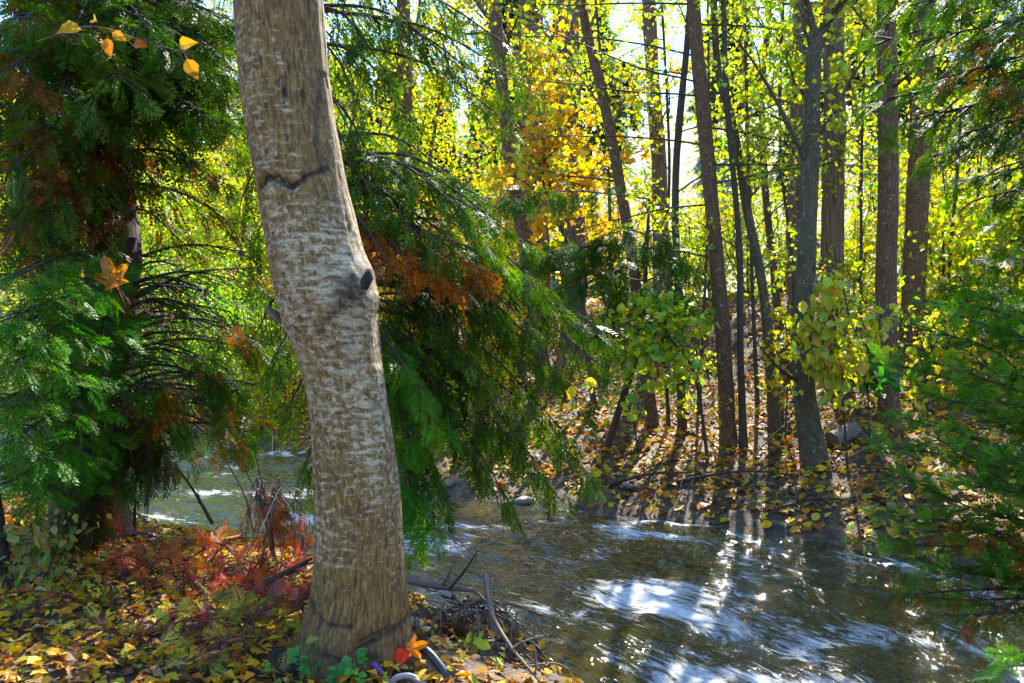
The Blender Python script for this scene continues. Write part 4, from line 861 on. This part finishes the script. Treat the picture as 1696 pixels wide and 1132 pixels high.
# brown dead sprays hanging on the bank edge left of the pale trunk
c = Cedar('dead_bough', 'brown dead cedar bough drooping over the bank edge just left of the pale trunk', [P(455, 930, 4.9) * A([1, 1, 1]), P(440, 860, 4.9)], .014, .008, M_DEAD, 'branch', seg=7)
for k in range(16):
    a = P(R.uniform(425, 470), R.uniform(800, 850), 4.9 + R.normal(0, .1)); q = a + A([R.uniform(-.12, .25), R.normal(0, .12), -R.uniform(.12, .30)])
    c.branch([c.pts[20], a + A([0, 0, .05]), q], [((.26, .09, .03), 2), ((.17, .07, .03), 2)], r0=.005, start=.4, step=.055, bl=.12, size=(.06, .12), droop=1.4, dens=1, hang=1, mat=M_DEAD)
for q in ((420, 740), (405, 775)): c.branch([c.pts[5], P(448, 870, 4.9), P(*q, 4.85)], PINK, r0=.008, bare=1, bl=.08)
c.fronds(200)

def stick(name, label, pts, r, mat=M_DEAD, cat='branch', twigs=4, group=None, tl=.2):
    pts = spline(pts, 14); root = thing(name, pts[0], label, cat, group); m = MB(); tube(m, pts, np.linspace(r, r * .35, 14), 8, rough=.3, seed=int(R.integers(999))); m.build('stem', mat, root)
    for k in range(twigs):
        j = int(R.integers(3, 13)); t = unit(pts[j] - pts[j - 1]); tw = walk(pts[j], t + unit(R.normal(0, 1, 3)) + A([0, 0, .3]), tl * R.uniform(.5, 1.2), 5, 0, .2)
        m = MB(); tube(m, tw, np.linspace(r * .4, .0015, 6), 5); m.build('twig', mat, root)
    return root
def on(px, py, dz=.02):
    d = hit(px, py); p = P(px, py, d); p[2] = gz(p[0], p[1]) + dz; return p
stick('upright_twig', 'thin dark twig standing upright from the bank in front of the green water', [P(222, 915, 5.6), P(224, 820, 5.6), P(228, 730, 5.6)], .012, M_TWIG)
stick('slanting_twig', 'dark bare twig slanting left out of the bank edge over the green water', [P(352, 868, 5.6), P(322, 815, 5.6), P(290, 770, 5.6)], .014, M_TWIG, twigs=5, tl=.12)
stick('curved_twig', 'thin curved twig leaning over the green water left of the dead bough', [P(420, 880, 5.3), P(405, 820, 5.3), P(372, 760, 5.2)], .010, M_DEAD, twigs=3, tl=.12)
stick('broken_limb', 'short thick dark limb lying against the left side of the pale trunk', [P(440, 965, 4.0), P(480, 945, 3.95), P(516, 925, 3.9)], .020, M_CEDAR, twigs=1)
stick('drifted_branch', 'grey knobbly dead branch lying level at the water right of the pale trunk', [P(668, 958, 4.6), P(720, 970, 4.5), P(785, 978, 4.4)], .030, M_DEAD, twigs=6, tl=.22)
stick('forked_twig', 'dark twig with a raised fork above the grey driftwood right of the pale trunk', [P(745, 975, 4.4), P(770, 945, 4.35), P(792, 912, 4.3)], .009, M_TWIG, twigs=4, tl=.12)
stick('arching_twig', 'thin arching twig reaching right over the water from behind the pale trunk', [P(660, 880, 4.9), P(730, 878, 4.8), P(780, 915, 4.6), P(812, 955, 4.5)], .009, M_DEAD, twigs=2, tl=.15)
stick('split_stake', 'splintered grey brown stake standing in the debris right of the pale trunk', [P(818, 1050, 4.0), P(812, 1000, 4.0), P(808, 945, 4.0)], .022, M_DEAD, twigs=1, tl=.12)
stick('bowed_root', 'long pale bowed root running down the bank edge to the bottom of the frame', [P(805, 950, 3.95), P(812, 1010, 3.8), P(845, 1070, 3.6), P(895, 1130, 3.45)], .014, M_DEAD, twigs=2, tl=.2)
stick('thin_stalk', 'thin pale dry stalk sticking up from the last clump at the bottom', [P(888, 1110, 3.5), P(885, 1070, 3.5), P(884, 1030, 3.5)], .007, M_DEAD, twigs=2, tl=.1)
for k in range(95):
    px = R.uniform(690, 880); py = R.uniform(985 + max(0, px - 800) * .9, 1120); d = np.interp(py, [980, 1130], [4.5, 3.45]); a = P(px, py, d + .05); q = a + A([R.normal(.06, .16), R.normal(0, .10), -R.uniform(.02, .22)])
    stick('dead_twig', 'thin brown dead twig tangled in the bank debris right of the pale trunk', [a, (a + q) / 2 + A([0, 0, .04]), q], R.uniform(.004, .011), (M_DEAD, M_CEDAR, M_TWIG)[k % 3], twigs=1, group='dead twigs in the bank debris', tl=.12)
c = Cedar('bank_debris', 'brown matted dead cedar sprays hanging on the bank edge right of the pale trunk', [P(720, 1040, 4.1), P(740, 1000, 4.1)], 0, 0, cat='debris')
for k in range(44):
    a = P(R.uniform(690, 860), R.uniform(990, 1090), R.uniform(3.7, 4.4)); q = a + A([R.normal(0, .1), R.normal(0, .08), -R.uniform(.08, .25)])
    c.branch([a, (a + q) / 2 + A([0, 0, .02]), q], [((.16, .07, .03), 2), ((.10, .05, .03), 2), ((.28, .15, .06), 1)], r0=.005, start=.1, step=.04, bl=.12, size=(.07, .14), droop=1.3, dens=2, hang=.8, mat=M_DEAD)
c.fronds(200)
# twigs and logs on the far bank
for lab, p0, p1, r in (('long dark dead branch lying level on the leaves near the far waterline', (1010, 808), (1160, 792), .030), ('dark dead branch crossing the leaves below the forked tree', (1120, 806), (1300, 790), .024),
                       ('bleached thin branch leaning on the leaves left of the forked tree', (1240, 770), (1330, 690), .014), ('thin grey branch lying on the leaves right of the forked tree', (1395, 770), (1500, 740), .018),
                       ('dark branch along the foot of the far bank at the right', (1290, 850), (1420, 838), .022), ('thin dead branch low on the slope between the two slim trunks', (1090, 620), (1170, 690), .014), ('pale thin branch lying up the slope behind the straight reddish trunk', (1215, 560), (1290, 530), .016)):
    a, b = on(*p0, .04), on(*p1, .05); stick('fallen_branch', lab, [a, (a + b) / 2 + A([0, 0, .06]), b], r, M_TWIG if 'dark' in lab else M_DEAD, twigs=5, tl=.4)
a, b = on(1378, 742, .08), on(1418, 728, .12)
root = thing('cut_log', a, 'short grey broken log lying in the leaves right of the forked tree', 'log'); m = MB(); tube(m, spline([a, b], 8), np.linspace(.12, .10, 8), 14, rough=.3); tube(m, spline([b, a], 8)[-2:], [.115, .118], 14, rough=.3); m.build('log_body', M_DEAD, root)
for k in range(40):
    p = on(R.uniform(1000, 1520), R.uniform(700, 850), .03); aa = R.uniform(0, 3.14); q = p + A([math.cos(aa), math.sin(aa) * .6, 0]) * R.uniform(.2, .5); q[2] = gz(q[0], q[1]) + .04
    stick('litter_twig', 'thin twig lying among the yellow leaves on the far bank', [p, (p + q) / 2 + A([0, 0, .04]), q], R.uniform(.005, .010), (M_DEAD, M_TWIG)[k % 2], twigs=1, group='twigs among the leaves of the far bank', tl=.15)

# ------------------------------------------------------------------ stones
def stone_mat(name, c1, c2, rough=.55):
    m, nt, out = new_mat(name); mp = mapping(nt, (1, 1, 1)); n = noise(nt, mp, 14, 6, .6); r = ramp(nt, [(.3, c1), (.7, c2)]); nt.links.new(n.outputs[0], r.inputs[0])
    p = N(nt, 'ShaderNodeBsdfPrincipled', i_Roughness=rough); nt.links.new(r.outputs[0], p.inputs[0]); b = N(nt, 'ShaderNodeBump', i_Strength=.4, i_Distance=.02); nt.links.new(n.outputs[0], b.inputs['Height']); nt.links.new(b.outputs[0], p.inputs['Normal'])
    nt.links.new(p.outputs[0], out.inputs[0]); return m
M_ST = [stone_mat('wet_grey_stone', (.05, .05, .05), (.20, .20, .20), .35), stone_mat('brown_stone', (.09, .065, .04), (.26, .20, .13), .5), stone_mat('tan_stone', (.26, .18, .10), (.46, .35, .22), .5)]
def stone_mesh(mat, seed):
    r = np.random.default_rng(seed); nu, nv = 14, 9; th = np.linspace(0, 2 * math.pi, nu + 1)[:-1]; ph = np.linspace(-1.45, 1.45, nv)
    T, H = np.meshgrid(th, ph); d = np.stack([np.cos(T) * np.cos(H), np.sin(T) * np.cos(H), np.sin(H) * .62], -1)
    k = r.normal(0, 1, (5, 3)); ra = 1 + sum(.11 * np.sin(d @ (q * 1.7) + s) for s, q in enumerate(k)); v = d * ra[..., None]
    m = MB(); i = np.arange(nv - 1)[:, None] * nu; j = np.arange(nu)[None]; q = np.stack([i + j, i + (j + 1) % nu, i + nu + (j + 1) % nu, i + nu + j], -1).reshape(-1, 4)
    m.add(v.reshape(-1, 3), q=q); m.add(A([v[0].mean(0), *v[0]]), t=[[0, (a + 1) % nu + 1, a + 1] for a in range(nu)]); m.add(A([v[-1].mean(0), *v[-1]]), t=[[0, a + 1, (a + 1) % nu + 1] for a in range(nu)])
    return m.mesh('stone', mat)
ME_ST = [stone_mesh(M_ST[k % 3], k) for k in range(9)]
def stone(p, sc, label, group=None, k=None):
    o = bpy.data.objects.new('stone', ME_ST[int(R.integers(9)) if k is None else k]); COL.objects.link(o); o.location = [float(x) for x in p]
    o.scale = [sc * R.uniform(.8, 1.35), sc * R.uniform(.7, 1.1), sc * R.uniform(.6, 1.0)]; o.rotation_euler = (R.normal(0, .2), R.normal(0, .2), R.uniform(0, 6)); tag(o, label, 'stone', group)
L_ = np.concatenate([[0], np.cumsum(np.hypot(*np.diff(FAR[3:16], axis=0).T))])
for k in range(58):
    l = R.uniform(3, L_[-1] - .5); p = A([np.interp(l, L_, FAR[3:16, 0]), np.interp(l, L_, FAR[3:16, 1])]); o = R.normal(-.05, .22); p = p + A([.45, .9]) * o
    stone((p[0], p[1], max(gz(*p), -.06) + .02), R.uniform(.025, .085), 'small wet stone at the foot of the far bank along the waterline', 'stones along the far waterline')
stone(on(1038, 812, .04), .07, 'round pale grey stone on the leaves above the far waterline', k=0)
stone(P(872, 832, 9.9), .13, 'large dark wet stone at the far waterline below the hanging cedar tips', k=1)
for px, py, s in ((1310, 930, .28), (1380, 965, .32), (1345, 1000, .26), (1290, 905, .22), (1420, 985, .26), (1270, 960, .24), (1440, 940, .24), (1650, 1000, .3), (1080, 905, .2), (940, 880, .2)):
    d = 2.06 * FPX / (py - CY); p = P(px, py, d); stone((p[0], p[1], -.10 - s * .55), s, 'tan stone lying under the shallow water of the stream', 'stones under the shallow water', k=2)
ME_RT = stone_mesh(M_KNOT, 31); o = bpy.data.objects.new('root', ME_RT); COL.objects.link(o); pr = bpy.data.objects['pale_tree']; o.parent = pr; o.location = Vector(P(478, 1112, 3.42)) - pr.location; o.scale = (.13, .12, .15)
for px, py, d, s in ((715, 1062, 3.75, .035), (782, 1092, 3.6, .032), (735, 1080, 3.65, .03), (705, 1045, 3.9, .03), (690, 1030, 4.0, .04)):
    stone(P(px, py, d), s, 'small tan stone in the debris beside the pale trunk', 'small stones beside the pale trunk', k=2)

# ------------------------------------------------------------------ pipes, strap and seedlings at the foot of the trunk
def plain(name, col, rough=.35, metal=0.0):
    m, nt, out = new_mat(name); mp = mapping(nt, (1, 1, 1)); n = noise(nt, mp, 60, 4, .6); r = ramp(nt, [(.3, [x * .7 for x in col]), (.7, [min(x * 1.2, 1) for x in col])]); nt.links.new(n.outputs[0], r.inputs[0])
    p = N(nt, 'ShaderNodeBsdfPrincipled', i_Roughness=rough, i_Metallic=metal); nt.links.new(r.outputs[0], p.inputs[0]); nt.links.new(p.outputs[0], out.inputs[0]); return m
def pipe(name, label, pts, r, mat):
    m = MB(); pts = spline(pts, 26); tube(m, pts, r, 14); tube(m, pts[::-1][:2], r * .99, 14); o = m.build(name, mat, loc=pts[0]); tag(o, label, name.split('_')[-1]); return o
pipe('black_hose', 'black plastic hose curving out of the ground right of the pale trunk', [P(690, 1070, 3.45), P(708, 1080, 3.38), P(730, 1105, 3.32), P(752, 1140, 3.25)], .019, plain('black_plastic', (.03, .032, .036), .28))
pipe('grey_pipe', 'thin grey pipe lying beneath the red strap at the bottom edge', [P(640, 1136, 3.25), P(660, 1122, 3.24), P(682, 1121, 3.24), P(705, 1136, 3.22)], .012, plain('grey_plastic', (.28, .29, .30), .35))
pipe('purple_pipe', 'short purple pipe at the foot of the pale trunk left of the red strap', [P(618, 1100, 3.33), P(634, 1118, 3.30), P(650, 1140, 3.26)], .014, plain('purple_plastic', (.14, .05, .20), .3))
def strap():
    m = MB(); c = spline([P(694, 1068, 3.40), P(680, 1088, 3.36), P(662, 1104, 3.33), P(646, 1116, 3.31), P(640, 1140, 3.28)], 20); w = A([.010, -.01, .016]); v = []
    for p in c: v += [p - w, p + w, p + w + A([.003, .006, -.003]), p - w + A([.003, .006, -.003])]
    q = []
    for k in range(19):
        for e in range(4): q.append([k * 4 + e, k * 4 + (e + 1) % 4, k * 4 + 4 + (e + 1) % 4, k * 4 + 4 + e])
    m.add(v, q=q); o = m.build('red_strap', plain('red_webbing', (.62, .015, .03), .6), loc=c[0]); tag(o, 'bright red webbing strap by the right foot of the pale trunk', 'strap')
strap()
ME_LEAFB = template_mesh('caught_leaf', (OVATE[0] * A([1.0, 1, 2.6]), OVATE[1]), M_LITTER_ONE)
def one_leaf(name, label, p, d, nr, size, col, tm, me, cat='leaf'):
    o = bpy.data.objects.new(name, me); COL.objects.link(o); r = frames(A([d], float), A([nr], float))[0] * size
    o.matrix_world = Matrix([[*r[0], p[0]], [*r[1], p[1]], [*r[2], p[2]], [0, 0, 0, 1]]); o.color = (*col, 1); tag(o, label, cat)
one_leaf('orange_leaf', 'bright orange curled leaf behind the red strap', P(672, 1078, 3.36), (.6, -.1, .25), (0, -1, .5), .10, (.70, .22, .01), 0, ME_MAPLE)
one_leaf('red_leaf', 'red crumpled leaf tucked under the red strap', P(652, 1092, 3.36), (.5, -.2, .3), (0, -1, .4), .09, (.55, .05, .02), 0, ME_FALL)
one_leaf('green_maple_leaf', 'yellow and green maple leaf lying in the debris right of the pale trunk', P(768, 1058, 3.7), (.8, -.2, -.2), (0, -.8, .8), .13, (.50, .50, .02), 0, ME_FALLM)
one_leaf('tan_leaf', 'large tan maple leaf curled on the bank edge before the green water', P(345, 893, 5.2), (.9, .25, .12), (-.1, -.6, .8), .20, (.42, .20, .05), 0, ME_FALLM)
one_leaf('gold_leaf', 'golden brown leaf lying left of the large tan leaf', P(235, 925, 5.2), (.9, 0, -.05), (0, -.6, .8), .12, (.50, .34, .03), 0, ME_FALLM)
one_leaf('hanging_leaf', 'large orange brown maple leaf caught in the left cedar beside its stem', P(196, 480, 4.5), (-.35, -.1, .9), (.1, -1, .1), .20, (.50, .20, .03), 0, ME_MAPLE)
for (px, py, dx, dz, s, col, lab) in ((135, 50, -.8, -.1, .13, (.62, .44, .03), 'pale yellow leaf caught on the upper left cedar, leftmost of the cluster'), (160, 36, -.6, .5, .08, (.62, .40, .03), 'small yellow leaf at the top of the cluster on the upper left cedar'),
        (178, 64, .1, -.9, .10, (.60, .26, .03), 'orange leaf hanging in the middle of the cluster on the upper left cedar'), (186, 54, .7, -.4, .08, (.58, .36, .08), 'folded tan leaf beside the orange leaf of the upper left cedar'),
        (222, 74, .8, -.1, .08, (.62, .20, .02), 'small deep orange leaf at the right end of the cluster on the upper left cedar'), (298, 76, .9, .05, .11, (.60, .46, .06), 'long yellow leaf lying on the upper left cedar right of the leaf cluster'),
        (310, 98, .4, -.9, .12, (.52, .36, .05), 'thin yellow brown leaf hanging near the pale trunk at the upper left')):
    one_leaf('caught_leaf', lab, P(px, py, 3.85), (dx, R.uniform(-.5, .5), dz), (R.uniform(-.5, .5), -1, R.uniform(-.2, .7)), s * .85, tuple(A(col) * A([.95, .75, .6])), 0, ME_LEAFB)
for (px, py, d, dx, dz, s, lab) in ((948, 640, 5.0, -.2, -.9, .09, 'yellow leaf hanging on the drooping cedar tips, left of two'), (968, 630, 5.1, .9, -.3, .09, 'yellow leaf lying on the drooping cedar tips, right of two')):
    one_leaf('yellow_leaf', lab, P(px, py, d), (dx, 0, dz), (.1, -1, .3), s, (.62, .46, .02), 0, ME_OVATE)

stick('dry_twig', 'thin dry twig threaded through the upper left cedar sprays behind the leaf cluster', [P(60, 70, 3.9), P(150, 44, 3.9), P(230, 66, 3.88), P(320, 92, 3.9)], .005, M_DEAD, twigs=7, tl=.10)
stick('hooked_twig', 'short dry twig from which the large brown maple leaf hangs', [P(150, 455, 4.55), P(190, 470, 4.52), P(215, 505, 4.5)], .005, M_DEAD, twigs=3, tl=.08)

def seedling(px, py, d, h, n, label, s=.05):
    b = P(px, py, d); root = thing('seedling', b, label, 'plant'); m = MB(); st = walk(b, (0, -.1, 1), h, 6, .2, .12); tube(m, st, np.linspace(.004, .002, 7), 5); m.build('stem', plain('green_stem', (.10, .20, .05), .5), root)
    k = n; j = R.integers(2, 7, k); a = R.uniform(0, 6.28, k); dd = unit(np.stack([np.cos(a), np.sin(a) - .2, R.uniform(-.1, .5, k)], -1)); pos = st[j]
    leaf_objects(root, ME_OVATE, pos + dd * .015, frames(dd, unit(R.normal(0, .3, (k, 3)) + A([0, -.5, 1]))), s * R.uniform(.7, 1.2, k), pick([((.07, .30, .05), 3), ((.14, .40, .07), 2), ((.34, .48, .06), .6)], k))
for px, py, d, h, n, lab in ((500, 1132, 3.22, .16, 10, 'green seedling with round leaves at the bottom edge before the dark root'), (520, 1130, 3.28, .14, 8, 'small seedling with a yellowed leaf before the middle of the trunk foot'),
                             (560, 1138, 3.22, .08, 9, 'low green seedling sprouting against the front of the trunk foot'), (590, 1136, 3.2, .12, 16, 'leafy bright green seedling at the right of the trunk foot'), (455, 1140, 3.2, .08, 6, 'tiny green seedling in the corner left of the dark root')):
    seedling(px, py, d, h, n, lab)
# slim shaded trunk at the far lower left with its leafy shoot
t = Tree('shaded_tree', 'thin dark trunk at the left edge standing in the fallen leaves', 'tree', [on(14, 1075, -.05), P(8, 980, 4.3), P(-5, 880, 4.3), P(-30, 700, 4.3)], .05, .035, M_TWIG, seg=10)
for q in ((70, 880), (110, 920), (40, 900), (90, 960), (120, 880), (30, 940)): a = t.pts[int(R.integers(8, 22))]; t.limb(a, None, 1, .006, 5, path=[a, P(q[0] - 20, q[1] - 10, 4.3), P(*q, 4.2)], tl=.3)
t.foliage(2, .065, [((.34, .36, .10), 2), ((.42, .36, .10), 2), ((.12, .26, .05), 1)], OVATE, droop=1, n_obj=110, obj_mesh=ME_OVATE)

# ------------------------------------------------------------------ fallen leaves
def litter():
    pos, sz = [], []
    n = 60000; x = R.uniform(-9, 8, n); y = R.uniform(5, 22, n); df = pl_dist(FAR, x, y); ok = ~inside(WATER, x, y) & ~inside(NEARLAND, x, y) & (np.abs(x / y) < .85)
    ok &= R.uniform(0, 1, n) < np.interp(df, [0, .12, .6, 2, 9], [.0, .5, 1, 1, .55]); far = np.stack([x[ok], y[ok]], 1)
    n = 40000; x = R.uniform(-6.5, 1.6, n); y = R.uniform(2.4, 7.6, n); dn = pl_dist(NEAR, x, y); ok = inside(NEARLAND, x, y) & (np.abs(x / y) < 1.2)
    ok &= R.uniform(0, 1, n) < np.interp(dn, [0, .2, .8, 4], [0, .35, .8, 1.0]) * np.where((x > -.55) & (y > 3.4), .38, 1); near = np.stack([x[ok], y[ok]], 1)
    xy = np.concatenate([far, near]); k = len(xy); z = ground(xy[:, 0], xy[:, 1])
    e = .05; nx_ = (ground(xy[:, 0] - e, xy[:, 1]) - ground(xy[:, 0] + e, xy[:, 1])) / (2 * e); ny_ = (ground(xy[:, 0], xy[:, 1] - e) - ground(xy[:, 0], xy[:, 1] + e)) / (2 * e)
    nr = unit(np.stack([nx_, ny_, np.ones(k)], 1) + R.normal(0, .33, (k, 3))); dd = R.normal(0, 1, (k, 3)); dd = unit(dd - nr * (dd * nr).sum(1, keepdims=True))
    size = np.where(np.arange(k) < len(far), .094, .050) * R.uniform(.6, 1.35, k); pos = np.concatenate([xy, (z + R.uniform(.006, .045, k))[:, None]], 1)
    col = pick(LITTER, k); rot = frames(dd, nr)
    vis = (np.abs(pos[:, 0] / pos[:, 1]) < .62) & ((CAMZ - pos[:, 2]) / pos[:, 1] < .41) & (R.uniform(0, 1, k) < .9)
    v = np.where(vis)[0]; fi = v[v < len(far)]; ni = v[v >= len(far)]
    fs = fi[np.argsort(pos[fi, 1] / size[fi])][:190]; ns = ni[np.argsort(pos[ni, 1] / size[ni])][:110]
    for ids, lab, grp in ((fs, 'fallen autumn leaf lying on the far bank', 'fallen leaves on the far bank'), (ns, 'fallen autumn leaf lying on the near bank', 'fallen leaves on the near bank')):
        for q in ids:
            o = bpy.data.objects.new('fallen_leaf', ME_FALLM if R.uniform() < .2 else ME_FALL); COL.objects.link(o); r = rot[q] * size[q] * 1.1; p = pos[q]
            o.matrix_world = Matrix([[*r[0], p[0]], [*r[1], p[1]], [*r[2], p[2] + .012], [0, 0, 0, 1]]); o.color = (*col[q], 1); tag(o, lab, 'leaf', grp)
    mask = np.ones(k, bool); mask[fs] = False; mask[ns] = False
    m = MB(); w = R.uniform(0, 1, k)
    CURL = (DIAMOND[0] * A([1, 1, 2.6]), DIAMOND[1]); a = mask & (w < .5); scatter(m, CURL, pos[a], rot[a], size[a], col[a]); a = mask & (w >= .5) & (w < .86); scatter(m, DIAMOND, pos[a], rot[a], size[a], col[a]); a = mask & (w >= .86); scatter(m, MAPLE, pos[a], rot[a], size[a] * 1.25, col[a])
    o = m.build('leaf_litter', M_LITTER, smooth=False); tag(o, 'carpet of yellow and brown fallen leaves covering both banks', kind='stuff')
litter()
